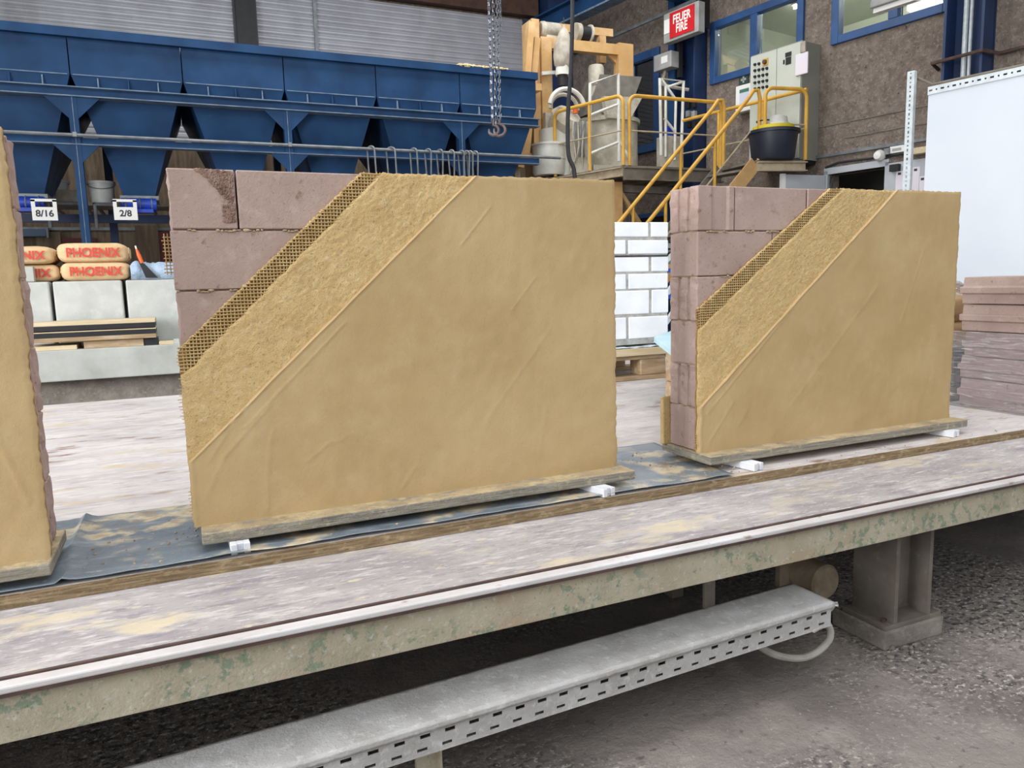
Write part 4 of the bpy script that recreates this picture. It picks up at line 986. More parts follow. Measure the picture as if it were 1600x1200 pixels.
# ================================================================== WHITE BRICK WALL ON A PALLET
YK = 3.05
t = thing('wooden_pallet', 'weathered wooden pallet under the white brick wall', 'pallet', (1.7, 3.4, ZU))
for y in (3.0, 3.36, 3.72):
    MB().box(1.25, 2.24, y, y+.1, ZU+.001, ZU+.021).build('bottom_board', m_wood, t, bevel=.002)
    for x in (1.27, 1.66, 2.005): MB().box(x, x+.145, y+.003, y+.1, ZU+.021, ZU+.1).build('spacer_block', m_wood, t, bevel=.006)
    MB().box(1.25, 2.175, y, y+.1, ZU+.1, ZU+.12).build('stringer_board', m_wood, t, bevel=.002)
for x in (1.25, 1.45, 1.66, 1.87, 2.07): MB().box(x, x+.125, 2.99, 3.83, ZU+.12, ZU+.142).build('deck_board', m_wood, t, bevel=.002)
MB().box(1.25, 2.19, 2.985, 3.01, ZU+.12, ZU+.155).build('front_board', m_woodpale, t, bevel=.002)
def sh_fn(u, v):
    x = 1.3+.9*u; y = 2.99+.3*v; return V((x, y, ZU+.156+.012*max(0, nf(x*16, 1)+.25)*(1-v)+.003*nf(x*40, y*20)))
tag(MB().grid(sh_fn, 60, 8).build('plastic_sheet', m_sheet, smooth=True, fix=False, solid=.0015), 'rumpled pale plastic sheet between the pallet and the white brick wall', 'sheet')
t = thing('white_brick_wall', 'white sand-lime brick wall with grey mortar joints on a pallet', 'wall', (1.9, YK+.06, ZU+.165))
zr = [(1.1136, 1.182), (1.033, 1.0975), (.9495, 1.0195), (.868, .9395), (.7485, .861), (.631, .735)]
XE = 2.197
MB().box(1.42, XE-.004, YK+.003, YK+.112, ZU+.168, 1.18).build('mortar', m_mortar, t)
for k, (z0, z1) in enumerate(zr):
    x1 = XE+random.uniform(-.003, .002)
    first = True
    while x1 > 1.43:
        L_ = (.098 if k % 2 == 0 else .226) if first else .232
        x0 = max(1.42, x1-L_)
        MB().box(x0, x1, YK, YK+.115, z0, z1, j=.0008).build('brick', m_ks, t, bevel=.004)
        x1 = x0-.014; first = False
MB().box(1.43, XE-.001, YK-.002, YK+.115, 1.0215, 1.0265).build('membrane_strip', m_dark, t)
# light blue foam board lying skewed on the pallet
zf = .684
pa, pb, pc = onz(1022, 527, zf), onz(1075, 566, zf), onz(1100, 497, zf)
b = MB(); b.prism([pa, pb, pb+(pc-pa), pc], (0, 0, -.02)); tag(b.build('foam_board', m_lightblue, bevel=.001), 'light blue foam board beside the foot of the white wall', 'board')
q = pb+(pc-pa)*.3
t = thing('block_stack', 'wooden blocks carrying the light blue foam board behind the right panel', 'block', (q.x+.02, q.y+.1, ZU))
for k in range(2): MB().box(q.x-.0, q.x+.24, q.y+.02, q.y+.24, ZU+.001+k*.114, ZU+.114+k*.114).build('block', m_wood, t, bevel=.004)
# grey trestle behind the white wall
t = thing('steel_trestle', 'grey steel trestle rack seen in the gap between white wall and right panel', 'rack', (3.0, 4.6, 0))
Yt = 4.6
for px in (1030, 1075):
    a = ony(px, 376, Yt); MB().box(a.x-.02, a.x+.02, Yt, Yt+.04, 0, a.z+.05).build('upright', m_pipe, t)
for y in (384, 409, 495, 530):
    a, c = ony(1025, y, Yt), ony(1085, y, Yt); MB().bar(a, c, .04, .035).build('crossbar', m_pipe, t)
for ya, yb in ((408, 386), (462, 428), (505, 470)):
    MB().bar(ony(1040, ya, Yt-.03), ony(1064, yb, Yt-.03), .03, .03).build('brace', m_galv, t)
for y in (423, 464): MB().bar(ony(1036, y, Yt-.05), ony(1066, y-1, Yt-.05), .03, .03).build('blue_strap', m_blue_motor, t)

# ================================================================== CLAY BLOCK STACK (right)
XS = 2.535
def prof_block(name, label, zb, zt, x0, dy0, dy1, m, skew=0, group='clay blocks in the right-hand stack'):
    h = zt-zb; d = .2
    pr = [(0.012, 0), (.010, .36*h), (-.004, .38*h), (-.006, .60*h), (.012, .64*h), (.016, h-.003)]
    poly = [(x0+x, zb+z) for x, z in pr]+[(x0+d, zt-.003), (x0+d, zb)]
    b = MB(); P = [V((x, dy0, z)) for x, z in poly]
    n = len(P); lev = 10; vs = []
    for k in range(lev+1):
        y = dy0+(dy1-dy0)*k/lev
        for p in P: vs.append((p.x+skew*(y-dy0)+.0012*nf(y*20, p.z*30), y, p.z))
    fs = [tuple(range(n-1, -1, -1)), tuple(lev*n+i for i in range(n))]
    for k in range(lev):
        for i in range(n): fs.append((k*n+i, k*n+(i+1) % n, (k+1)*n+(i+1) % n, (k+1)*n+i))
    b.add(vs, fs)
    return tag(b.build(name, m, bevel=.002, segs=1), label, 'clay block', group)
hs = [ZU+.001, .535, .615, .705, .80, .8955]
nm = ['lowest wrapped block', 'second wrapped block from the bottom', 'topmost wrapped block', 'bare block lying on the wrapped ones', 'topmost bare block']
for k in range(5):
    prof_block('clay_block', 'mauve profiled clay block in the right-hand stack, ' + nm[k], hs[k], hs[k+1], XS+[.0, .006, .004, .0, -.004][k], [1.46, 1.45, 1.44, 1.45, 1.52][k], [1.79, 1.80, 1.785, 1.785, 1.785][k], m_brick, [.05, .06, .05, .0, .0][k])
def wrap_fn(u, v):
    z = ZU+.004+(.70-ZU)*v
    if u < .75: y = 1.43+(1.81-1.43)*(u/.75); x = XS-.012+.003*nf(y*12, z*30)-.002*math.sin(z*60+y*12)
    else: y = 1.812+.003*nf(u*20, z*20); x = XS-.012+(.035)*(u-.75)/.25
    return V((x, y, z))
tag(MB().grid(wrap_fn, 50, 40).build('stretch_wrap', wrap, smooth=True, fix=False), 'glossy clear stretch wrap around the lower clay blocks', 'film')
for k in range(3):
    prof_block('clay_block', 'dark brown clay block in the low stack behind the wrapped blocks, ' + ('bottom', 'middle', 'top')[k] + ' one', ZU+.001+k*.056, ZU+.056+k*.056, 2.50+.006*k, 1.84, 2.08, m_brick_dark, 0, 'dark clay blocks behind the stack')
zz = ZU+.17
tag(MB().box(2.49, 2.75, 1.84, 2.12, zz, zz+.014).build('black_board', m_blackedge, bevel=.001), 'thin black board lying on the dark clay blocks', 'board')
for k, lab in enumerate(('brown paper sack lying lower on the dark blocks', 'brown paper sack lying upper on the dark blocks')):
    e = sack('paper_sack', lab, 2.48, 2.9, 1.86, 2.16, zz+.015+k*.105, zz+.125+k*.105, 'sacks behind the tile stack', text=False, seed=6+k)
    if k == 0: lettering('PHOENIX', .03, (2.474, 2.0, zz+.075), (0, -1, 0), (0, 0, 1), m_redink, e, width=.2)
def cf(u, v):
    a = u*2*math.pi; r_ = .12*(1-v)+.02; return V((2.66+r_*math.cos(a)*(1+.3*nf(u*9, v*5)), 1.99+r_*math.sin(a)*(1+.3*nf(u*8, v*6, 3)), zz+.225+.1*v+.02*nf(u*12, v*8, 7)))
tag(MB().grid(cf, 30, 10).build('crumpled_wrap', wrap, smooth=True, fix=False), 'crumpled clear wrap heaped on the upper sack behind the tile stack', 'film')

# ================================================================== WHITE DISPLAY BOARD
B0 = atd(1450, 137, 5.0); bz = B0.z; B0 = V((B0.x, B0.y, 0))
def bp(s, o, z): return B0+WD*s-WN*o+V((0, 0, z))
t = thing('display_board', 'large white display board framed with slotted galvanised angle', 'board', bp(-1, 0, 0))
MB().ob(bp(-1.2, -.02, bz/2+.02), WD*1.2, WN*.012, V((0, 0, bz/2-.05))).build('panel', m_board, t, bevel=.002)
def slotted(parent, p, d, up, n, L, W, nrm_, nm):
    """slotted angle: flat bar along d with real slots"""
    b = MB(); pit = L/n; h = W/2; sl = .32
    for k in range(n):
        a = p+d*(k*pit); lng = k % 2 == 0
        hs_ = pit*(.30 if lng else .14); vh = h*.22
        c = a+d*(pit/2); th = nrm_*.0015
        b.ob(c+up*(h+vh)/2, d*(pit/2), th, up*((h-vh)/2)); b.ob(c-up*(h+vh)/2, d*(pit/2), th, up*((h-vh)/2))
        for sg in (-1, 1): b.ob(c+d*sg*(pit/2+hs_)/2, d*((pit/2-hs_)/2), th, up*vh)
    b.ob(p+d*(L/2)-up*h+nrm_*-.0+WN*.015, d*(L/2), up*.0015, WN*.015)
    return b.build(nm, m_galv, parent)
Z = V((0, 0, 1))
slotted(t, bp(0, .0, bz-.022), -WD, Z, 64, 2.4, .05, WN, 'top_angle')
slotted(t, bp(.135, -.03, .0), Z, WD, 76, wpx(1420, 112, 0)[1]*0+onpl(1420, 112, bp(.13, -.03, 0), WN).z, .048, WN, 'upright')
slotted(t, bp(-2.38, -.03, .0), Z, WD, 70, bz, .048, WN, 'upright')
MB().bar(bp(.16, -.06, .02), bp(-2.4, -.06, .02), .05, .04).build('foot_rail', m_galv, t); MB().bar(bp(.16, -.06, 1.1), bp(-2.4, -.06, 1.1), .04, .03).build('mid_rail', m_galv, t)
MB().bar(bp(.0, -.14, bz+.01), bp(-2.4, -.14, bz+.01), .2, .012).build('roof_strip', m_greysteel, t)
MB().tube([bp(.12, -.1, bz+.1), bp(.02, -.1, bz+.035), bp(-.4, -.1, bz+.03), bp(-2.3, -.1, bz+.02)], .012, 6).build('edge_rope', m_greysteel, t, smooth=True)

# ================================================================== HANGING CHAIN
cb = atd(776, 200, 4.0); CX, CY = cb.x, cb.y
t = thing('lifting_chain', 'bright steel lifting chain with hooks hanging down in front of the hoppers', 'chain', (CX, CY, cb.z-.06))
def link_mesh():
    b = MB(); r_, l_, n = .0052, .0085, 6
    pts = [V((r_*math.cos(a), 0, l_+r_*math.sin(a))) for a in [math.pi*i/n for i in range(n+1)]] + [V((-r_*math.cos(a), 0, -l_-r_*math.sin(a))) for a in [math.pi*i/n for i in range(n+1)]]
    b.tube(pts, .0026, 6, closed=True); return b
proto = None; ptop = 2.62
def strand(x, y, z0, z1, ph):
    global proto
    n = int((z1-z0)/.0218)
    for k in range(n):
        p = V((x+.0015*math.sin(k*.7+ph), y+.0015*math.cos(k*.9), z0+k*.0218))
        if proto is None:
            bb = link_mesh(); bb.v = [v+p for v in bb.v]; proto = bb.build('link', m_steel, t, smooth=True); o = proto
        else: o = share(proto, t, p, 'link')
        o.rotation_euler.z = (math.pi/2 if k % 2 else 0)+ph+.25
xr_ = RT.normalized()
for k, (dx, zlo) in enumerate(((-.021, cb.z+.04), (.0, cb.z+.03), (.019, cb.z+.045), (.036, atd(784, 50, 4.0).z))):
    p = V((CX, CY, 0))+V((RT.x, RT.y, 0))*dx*1.05
    strand(p.x, p.y+.004*(k % 2), zlo, ptop, k*.6)
for dx, r_ in ((-.012, .026), (.012, .03)):
    c = V((CX, CY, cb.z-.012))+V((RT.x, RT.y, 0))*dx*1.3
    ex = V((RT.x, RT.y, 0)).normalized()
    pts = [c+V((0, 0, .06))]+[c+ex*(r_*math.sin(a))+Z*(r_*math.cos(a)) for a in [math.radians(q) for q in range(0, 290, 24)]]
    MB().tube(pts, [.006]+[.0085]*(len(pts)-3)+[.006, .004], 8).build('hook', m_hook, t, smooth=True)
hz = ptop
MB().box(CX-.1, CX+.14, CY-.08, CY+.08, hz, hz+.22).build('hoist_block', m_yel, t, bevel=.02)
MB().tube([(CX+.02, CY, hz+.2), (CX+.02, CY, 6.9)], .008, 6).build('rope', m_cable, t)
struct(MB().box(-7, 9, CY-.12, CY+.12, 6.9, 7.2).build('trim_13', m_yel))

# ================================================================== MIXER PLATFORM, STAIR, MIXER
ZD = 2.5; RH = .95
def pd(x, y): return onz(x, y, ZD)
c0 = pd(974, 258); cA = pd(868, 276); cB = pd(1126, 264)
cW = pd(1258, 250); cS0 = pd(1182, 250)
rA = c0+(cA-c0)*1.6
far = rA+V((2.3, .1, 0))
t = thing('steel_platform', 'raised grey steel platform with yellow handrails around the mixer', 'platform', (c0.x+.5, c0.y+.8, 0))
poly = [c0, cB, cS0, cW, cW+WD*3.2+V((.12, 0, 0)), far, rA]
b = MB(); b.prism([p-V((0, 0, .03)) for p in poly], (0, 0, .03)); b.build('deck', m_greysteel, t)
def edge_beam(p, q, h=.17, nm='edge_beam', m=m_greysteel):
    d = nrm(q-p); n_ = d.cross(Z)
    e = MB(); e.bar(p-Z*(.03+h/2)+n_*.0, q-Z*(.03+h/2), .03, h); e.bar(p-Z*.036+n_*.03, q-Z*.036+n_*.03, .08, .014); e.bar(p-Z*(.03+h)+n_*.03, q-Z*(.03+h)+n_*.03, .08, .014)
    return e.build(nm, m, t)
m_dusty = mat('dusty_tan_steel', (186, 172, 146), (160, 144, 118), 8, rough=.85)
edge_beam(rA, c0, .12, m=m_dusty); edge_beam(c0, cB, .17); edge_beam(cS0, cW, .12, m=m_dusty)
def loop_rail(parent, p, q, h=RH, r=.026, mid=True, posts=(), nm='handrail', m=m_yel, lean=0):
    d = q-p; L_ = d.length; d = d/L_; rr = min(.12, L_*.3)
    pts = [p]+[p+Z*(h-rr)+d*(rr-rr*math.cos(a))+Z*(rr*math.sin(a)) for a in [math.pi/2*i/6 for i in range(7)]]
    pts += [q+Z*(h-rr)-d*(rr-rr*math.cos(a))+Z*(rr*math.sin(a)) for a in [math.pi/2*(1-i/6) for i in range(7)]]+[q]
    o = MB().tube(pts, r, 10).build(nm, m, parent, smooth=True)
    if mid: MB().tube([p+Z*h*.5, q+Z*h*.5], .012, 6).build('knee_rail', m_dusty, o, smooth=True)
    for f_ in posts: MB().tube([p+d*L_*f_, p+d*L_*f_+Z*(h-.02)], r*.9, 8).build('rail_post', m, o, smooth=True)
    return o
loop_rail(t, cA, c0, posts=(.53,))
loop_rail(t, c0+(cB-c0)*.06, cB)
# wall-side rail along the walkway
ra, rb = pd(1070, 285), cW
ra = rb+WD*2.3
pts = [ra+Z*RH, rb+Z*RH]
o = MB().tube(pts, .026, 10).build('handrail', m_yel, t, smooth=True)
for f_ in (.0, .33, .68): MB().tube([ra+(rb-ra)*f_, ra+(rb-ra)*f_+Z*RH], .024, 8).build('rail_post', m_yel, o, smooth=True)
MB().tube([ra+Z*RH*.45, rb+Z*RH*.45], .012, 6).build('knee_rail', m_dusty, o, smooth=True)
loop_rail(t, pd(1194, 249), cW)
# supports
for (px, py) in ((966, 300), (868, 300)):
    q = pd(px, 262); MB().box(q.x-.07, q.x+.07, q.y, q.y+.14, 0, ZD-.2).build('support_post', m_tan, t)
q = pd(966, 262); MB().bar(q+V((.07, .05, -.35)), q+V((1.0, .3, -1.35)), .05, .06).build('brace', m_tan, t)
q2 = pd(1115, 268); MB().box(q2.x-.06, q2.x+.06, q2.y+.3, q2.y+.42, 0, ZD-.2).build('support_post', m_tan, t)
MB().bar(q+V((.07, .1, -.28)), q2+V((0, .3, -.28)), .1, .1).build('under_beam', m_greysteel, t)
for k in range(5):
    f_ = (k+.5)/5; p = c0+(cB-c0)*f_-Z*.1
    MB().bar(p+V((0, .05, 0)), p+V((-.3, 1.6, 0)), .05, .1).build('joist', m_greysteel, t)
# stair: runs down to the left in front of the platform
t = thing('steel_stair', 'steep steel stair with yellow handrails down from the platform', 'stair', (cS0.x-1.2, cS0.y, 0))
top1 = cB; top2 = cS0
sd = V((-1, 0, 0)); slope = 1.02
def stp(base, s_, dz=0): return base+sd*s_-Z*(s_*slope)+Z*dz
run = (ZD-.02)/slope
tb = cS0+V((-.02, .0, 0)); ta = tb+V((-.1, .62, 0))
for base in (ta, tb):
    MB().bar(stp(base, 0, -.05), stp(base, run, .0), .02, .2).build('stringer', m_tan if base is tb else m_greysteel, t)
for k in range(11):
    s_ = (k+.6)*run/11.5; a = stp(ta, s_, .0); c = stp(tb, s_, .0)
    MB().ob((a+c)/2-Z*.02, (c-a)/2, V((.12, 0, 0)), V((0, 0, .015))).build('tread', m_greysteel, t)
for base, pxs in ((ta, (1122, 158, 955, 345)), (tb, (1186, 143, 1008, 347))):
    p1 = base+Z*RH; 
    hd = [base+V((.06, 0, 0)), base+V((.06, 0, RH-.12)), base+V((.03, 0, RH-.02)), base+V((-.05, 0, RH-.03))]+[stp(base, s_, RH) for s_ in (.15, run*.5, run-.05)]
    o = MB().tube(hd, .027, 10).build('handrail', m_yel, t, smooth=True)
    for s_ in (.7, 1.5, run-.1): MB().tube([stp(base, s_, .0), stp(base, s_, RH-.02)], .022, 8).build('rail_post', m_yel, o, smooth=True)
    MB().tube([stp(base, .1, RH*.5), stp(base, run-.1, RH*.5)], .012, 6).build('knee_rail', m_dusty, o, smooth=True)

# tan hoist frame
YM = 11.0
def py_(x, y, Y=YM): return ony(x, y, Y)
t = thing('hoist_frame', 'tan painted steel hoist frame standing left of the mixer', 'frame', V((py_(840, 250).x, YM, 0)))
def tbar(a, c, w_, d_, nm, Y=YM, m=m_tan):
    p, q = py_(*a, Y), py_(*c, Y); o = MB(); o.bar(p, q, d_, w_, up=(q-p).cross(V((0, 1, 0)))); return o.build(nm, m, t)
p = py_(843, 62); q = py_(846, 250)
MB().box(p.x-.02, p.x+.16, YM-.1, YM+.1, 0, p.z).build('column', m_tan, t)
MB().box(p.x-.16, p.x-.03, YM-.06, YM+.3, 0, p.z+.28).build('column', m_tan, t)
tbar((829, 35), (812, 262), .1, .1, 'slant_leg', YM-.25); tbar((838, 60), (821, 245), .1, .1, 'slant_leg', YM-.2)
tbar((812, 147), (824, 147), .1, .25, 'clamp', YM-.3); tbar((828, 139), (841, 139), .1, .25, 'clamp', YM-.3)
tbar((842, 67), (972, 80), .16, .13, 'top_beam')
tbar((848, 42), (955, 53), .12, .12, 'winch_beam', YM+.3)
r1 = py_(974, 75); MB().box(r1.x-.14, r1.x+.14, YM-.08, YM+.08, ZD, r1.z+.05).build('column', m_tan, t)
r2 = py_(952, 50); MB().box(r2.x-.06, r2.x+.06, YM+.2, YM+.32, r1.z-.2, r2.z).build('prop', m_tan, t)
g1 = [py_(851, 80), py_(866, 66), py_(851, 66)]; MB().prism([p for p in g1], (0, .04, 0)).build('gusset', m_tan, t)
g1 = [py_(944, 80), py_(966, 80), py_(966, 102)]; MB().prism([p for p in g1], (0, .04, 0)).build('gusset', m_tan, t)
tbar((806, 245), (850, 247), .1, .2, 'foot_beam', YM-.1); tbar((805, 240), (810, 330), .09, .09, 'foot_post', YM-.1, m_dusty)
tbar((846, 115), (872, 113), .05, .05, 'arm', YM-.15, m_white)
MB().box(py_(846, 180).x-.03, py_(846, 180).x+.1, YM-.2, YM-.12, ZD-.1, py_(848, 180).z).build('guard_plate', m_mixer, t)
# winch motor and drum on the frame
a, c = py_(845, 46, YM+.05), py_(873, 49, YM+.05)
t = thing('winch_motor', 'round cream electric motor on top of the hoist frame', 'motor', (a+c)/2-V((0, 0, .12)))
MB().lathe(a, c-a, [(0, -.02), (.1, -.02), (.12, .0), (.125, .05), (.118, .06), (.118, (c-a).length-.03), (.1, (c-a).length), (0, (c-a).length)], 24).build('housing', m_mixer, t, smooth=True); MB().box((a.x+c.x)/2-.1, (a.x+c.x)/2+.1, YM-.05, YM+.15, a.z-.16, a.z-.1).build('foot', m_mixer, t)
a, c = py_(898, 50, YM+.05), py_(922, 54, YM+.05); 
t = thing('cable_drum', 'dark cable drum with cream flanges on the hoist frame', 'drum', (a+c)/2-V((0, 0, .15)))
L_ = (c-a).length
MB().lathe(a, c-a, [(0, 0), (.14, 0), (.14, .08), (.02, .08)], 24).build('gear_end', m_mixer, t, smooth=True)
MB().lathe(a+nrm(c-a)*.07, c-a, [(.0, 0), (.115, 0), (.115, L_-.1), (0, L_-.1)], 24).build('cable_winding', m_dark, t, smooth=True)
MB().lathe(c-nrm(c-a)*.03, c-a, [(0, 0), (.145, 0), (.145, .03), (0, .03)], 24).build('flange', m_mixer, t, smooth=True)
# canvas dust bag
top = py_(881, 38, YM-.35); bot = py_(879, 118, YM-.35); h = top.z-bot.z
t = thing('canvas_dust_bag', 'grey canvas dust bag tied at the top above the mixer', 'bag', bot)
cxp = V((bot.x, bot.y, 0))
def bagfn(u, v):
    a = 2*math.pi*u; prof = [(.0, .085), (.12, .13), (.3, .155), (.55, .135), (.8, .085), (.93, .03), (1, .012)]
    for i in range(len(prof)-1):
        if prof[i][0] <= v <= prof[i+1][0]:
            f_ = (v-prof[i][0])/(prof[i+1][0]-prof[i][0]); r_ = prof[i][1]*(1-f_)+prof[i+1][1]*f_; break
    r_ *= 1+.18*nf(math.cos(a)*1.6, math.sin(a)*1.6, v*5)
    return V((bot.x+(top.x-bot.x)*v+r_*math.cos(a), bot.y+r_*math.sin(a), bot.z+h*(.12+.88*v)))
MB().grid(bagfn, 24, 18).build('bag_cloth', m_canvas, t, smooth=True, fix=False, angle=60)
MB().cyl(bot, bot+Z*.14, .11, .1, 20).build('collar', m_white, t, smooth=True)
MB().cyl(bot-Z*.16, bot, .07, .08, 16).build('spout', m_dark, t, smooth=True)
MB().tube([top, top+Z*.1], .01, 6).build('tie', m_cable, t)
# mixer
mx = py_(962, 240, YM-.2); mx = V((mx.x, YM+.1, ZD))
t = thing('pan_mixer', 'dusty cream pan mixer with hopper and motor on the platform', 'mixer', mx)
zr_ = py_(960, 190, YM).z
R_ = .52
MB().lathe(V((mx.x, mx.y, ZD+.14)), Z, [(0, 0), (R_, 0), (R_, zr_-ZD-.2), (R_+.04, zr_-ZD-.2), (R_+.04, zr_-ZD-.14), (R_*.9, zr_-ZD-.1), (R_*.55, zr_-ZD+.12), (.2, zr_-ZD+.2), (0, zr_-ZD+.2)], 32).build('pan', m_mixer, t, smooth=True)
MB().box(mx.x-.6, mx.x+.5, mx.y-.6, mx.y-.5, ZD+.02, ZD+.2).build('base_frame', m_mixer, t)
for dx in (-.55, -.1, .4): MB().box(mx.x+dx-.04, mx.x+dx+.04, mx.y-.5, mx.y+.4, ZD, ZD+.15).build('base_foot', m_mixer, t)
# gear motor
gp = py_(932, 180, YM-.2); gt = py_(934, 103, YM-.2)
MB().lathe(V((gp.x, YM-.2, gp.z-.1)), Z, [(0, 0), (.13, 0), (.13, .3), (.1, .32), (.1, gt.z-gp.z-.22), (.125, gt.z-gp.z-.2), (.125, gt.z-gp.z+.06), (.11, gt.z-gp.z+.1), (0, gt.z-gp.z+.1)], 20).build('gear_motor', m_mixer, t, smooth=True)
# feed hopper (trapezoid chute)
hA = [py_(938, 116, YM-.35), py_(1003, 120, YM-.35), py_(982, 178, YM-.35), py_(925, 175, YM-.35)]
MB().prism(hA, (0, .55, 0)).build('feed_hopper', mat('grey_feed_hopper', (128, 124, 116), (104, 100, 92), 6, rough=.8), t)
hB = [py_(944, 150, YM-.45), py_(1004, 152, YM-.45), py_(985, 186, YM-.45), py_(950, 184, YM-.45)]
MB().prism(hB, (0, .1, 0)).build('chute_lip', m_mixer, t)
# hinged lid arch on the left
lc = py_(884, 170, YM-.5)
MB().tube([lc+V((.3*math.cos(a), -.05, .28*math.sin(a))) for a in [math.pi*(.05+.9*i/14) for i in range(15)]], .035, 8).build('lid_rim', m_white, t, smooth=True)
MB().tube([lc+V((.24*math.cos(a), .05, .22*math.sin(a))) for a in [math.pi*(.0+1.0*i/14) for i in range(15)]], .03, 8).build('lid_rim', m_mixer, t, smooth=True)
MB().lathe(lc+V((.05, .3, -.25)), (.2, -.6, .6), [(0, .0), (.22, .0), (.26, .2), (.2, .3), (.0, .32)], 24).build('inlet_drum', m_mixer, t, smooth=True)
for k in range(7):
    p = py_(895+k*4, 205+random.uniform(-20, 10), YM-.6); MB().tube([p, p+V((random.uniform(-.05, .05), 0, -.3)), p+V((random.uniform(-.05, .05), .05, -.55))], .016, 6).build('hydraulic_line', m_pipe if k % 2 else m_mixer, t, smooth=True)
MB().box(py_(893, 200, YM-.5).x, py_(922, 200, YM-.5).x, YM-.55, YM-.2, ZD, py_(905, 190, YM-.5).z).build('control_block', m_mixer, t, bevel=.01)
MB().lathe(py_(899, 173, YM-.65), Z, [(0, -.04), (.04, -.04), (.04, .03), (0, .05)], 10).build('warning_lamp', m_orange, t)
# pale barrel at the platform edge
bc = py_(867, 272, YM-.5)
t = thing('steel_barrel', 'pale grey steel barrel at the left end of the platform', 'barrel', V((bc.x, YM-.3, bc.z)))
hh = py_(867, 222, YM-.5).z-bc.z
MB().lathe(V((bc.x, YM-.3, bc.z)), Z, [(0, 0), (.23, .0), (.25, .05), (.255, hh-.03), (.27, hh-.03), (.27, hh), (.2, hh), (0, hh-.02)], 28).build('shell', m_white, t, smooth=True)
MB().lathe(V((bc.x, YM-.3, bc.z)), Z, [(.252, hh*.5), (.262, hh*.52), (.252, hh*.54)], 28).build('hoop', m_white, t, smooth=True)
hp0 = py_(884, 252, YM-.45); hp1 = py_(882, 200, YM-.45)
MB().cyl(V((hp0.x, YM-.15, bc.z)), V((hp0.x, YM-.15, hp1.z+.02)), .27, seg=28).build('upper_tank', m_white, t, smooth=True)
# white gates on the platform
def gate(name, label, pts, Y, extra=()):
    e = thing(name, label, 'frame', V((ony(*pts[0], Y).x, Y, ZD)))
    MB().tube([ony(*p, Y) for p in pts], .026, 8).build('frame_tube', m_white, e, smooth=True)
    for a, c in extra: MB().tube([ony(*a, Y), ony(*c, Y)], .022, 8).build('frame_bar', m_white, e, smooth=True)
    return e
gate('white_guard', 'white tubular guard with a sloping top bar in front of the mixer', [(921, 255), (922, 131), (966, 115), (967, 252)], YM-.75, [((922, 180), (966, 163)), ((922, 240), (967, 222)), ((968, 222), (985, 250))])
gate('white_cage', 'white tubular cage frame beside the dark blue column', [(1033, 243), (1031, 123), (1068, 127), (1064, 250)], YM-.55, [((1033, 123), (1056, 156)), ((1056, 156), (1054, 250)), ((1038, 185), (1054, 205)), ((1040, 135), (1040, 245)), ((1044, 136), (1066, 128))])
c = py_(1046, 214, YM-.4)
t = thing('blue_canister', 'small bright blue canister inside the white cage frame', 'canister', V((c.x, c.y, c.z)))
MB().box(c.x-.07, c.x+.07, c.y-.05, c.y+.08, c.z, c.z+.17).build('body', m_blue_motor, t, bevel=.015); MB().cyl((c.x, c.y, c.z+.17), (c.x, c.y, c.z+.2), .03, seg=12).build('cap', m_whitesign, t)
MB().box(c.x-.15, c.x+.15, c.y-.1, c.y+.15, ZD, c.z).build('pedestal', m_mixer, t)
# black cable hanging in front
pts = [atd(894, -40, 9.3), atd(894, 40, 9.3), atd(892, 110, 9.3), atd(888, 165, 9.3), atd(887, 215, 9.3), atd(889, 245, 9.3), atd(896, 262, 9.3), atd(899, 285, 9.3)]
pts = [V((pts[0].x, pts[0].y, 7.0))]+pts
tag(MB().tube(crm(pts), .027, 8).build('hanging_cable', m_cable, smooth=True), 'thick black cable hanging down in front of the mixer', 'cable')
a = wp(3.2, 1.6, 7.0)
struct(MB().bar(pts[0]+V((-1.5, 0, .1)), pts[0]+V((3, .4, .1)), .1, .2).build('trim_14', m_blue_dark))

# ================================================================== ON THE RIGHT WALL
# electrical cabinet
oC = .45
s1c = wpx(1172, 90, oC)[0]; s0c = wpx(1253, 62, oC)[0]; zc1 = wpx(1253, 62, oC)[1]
t = thing('electrical_cabinet', 'tall pale grey electrical cabinet with rows of buttons on the platform', 'cabinet', wp((s0c+s1c)/2, oC/2, ZD))
wbox(MB(), s0c, s1c, .0, oC-.02, ZD+.05, zc1).build('shell', m_cab_side, t, bevel=.006)
wbox(MB(), s0c+.02, s1c-.02, .02, oC-.04, ZD, ZD+.05).build('plinth', m_black, t)
sm = wpx(1213, 120, oC)[0]
wbox(MB(), sm+.004, s1c-.01, oC-.02, oC, ZD+.07, zc1-.02).build('cabinet_door', m_cab, t, bevel=.004)
wbox(MB(), s0c+.01, sm-.004, oC-.02, oC, ZD+.07, zc1-.02).build('cabinet_door', m_cab, t, bevel=.004)
for r_ in range(5):
    for cI in range(4):
        if (r_, cI) in ((0, 2), (0, 3)): continue
        px = 1180+cI*6.2; pyy = 101+r_*9.5-cI*1.2
        s_, z_ = wpx(px, pyy, oC)
        MB().lathe(wp(s_, oC, z_), -WN, [(0, .025), (.018, .025), (.024, .0)], 10).build('button', m_black, t)
s_, z_ = wpx(1196, 97, oC); wbox(MB(), s_-.05, s_+.05, oC, oC+.01, z_-.05, z_+.05).build('stop_plate', m_yel, t); MB().lathe(wp(s_, oC+.01, z_), -WN, [(0, .03), (.03, .03), (.035, .0)], 12).build('stop_button', m_rusty, t)
for px, py1, w_, h_ in ((1232, 85, .05, .03), (1232, 95, .045, .05), (1225, 97, .012, .03)):
    s_, z_ = wpx(px, py1, oC); wbox(MB(), s_-w_, s_+w_, oC, oC+.006, z_-h_, z_+h_).build('switch_plate', m_black, t)
s_, z_ = wpx(1252, 98, oC+.03)
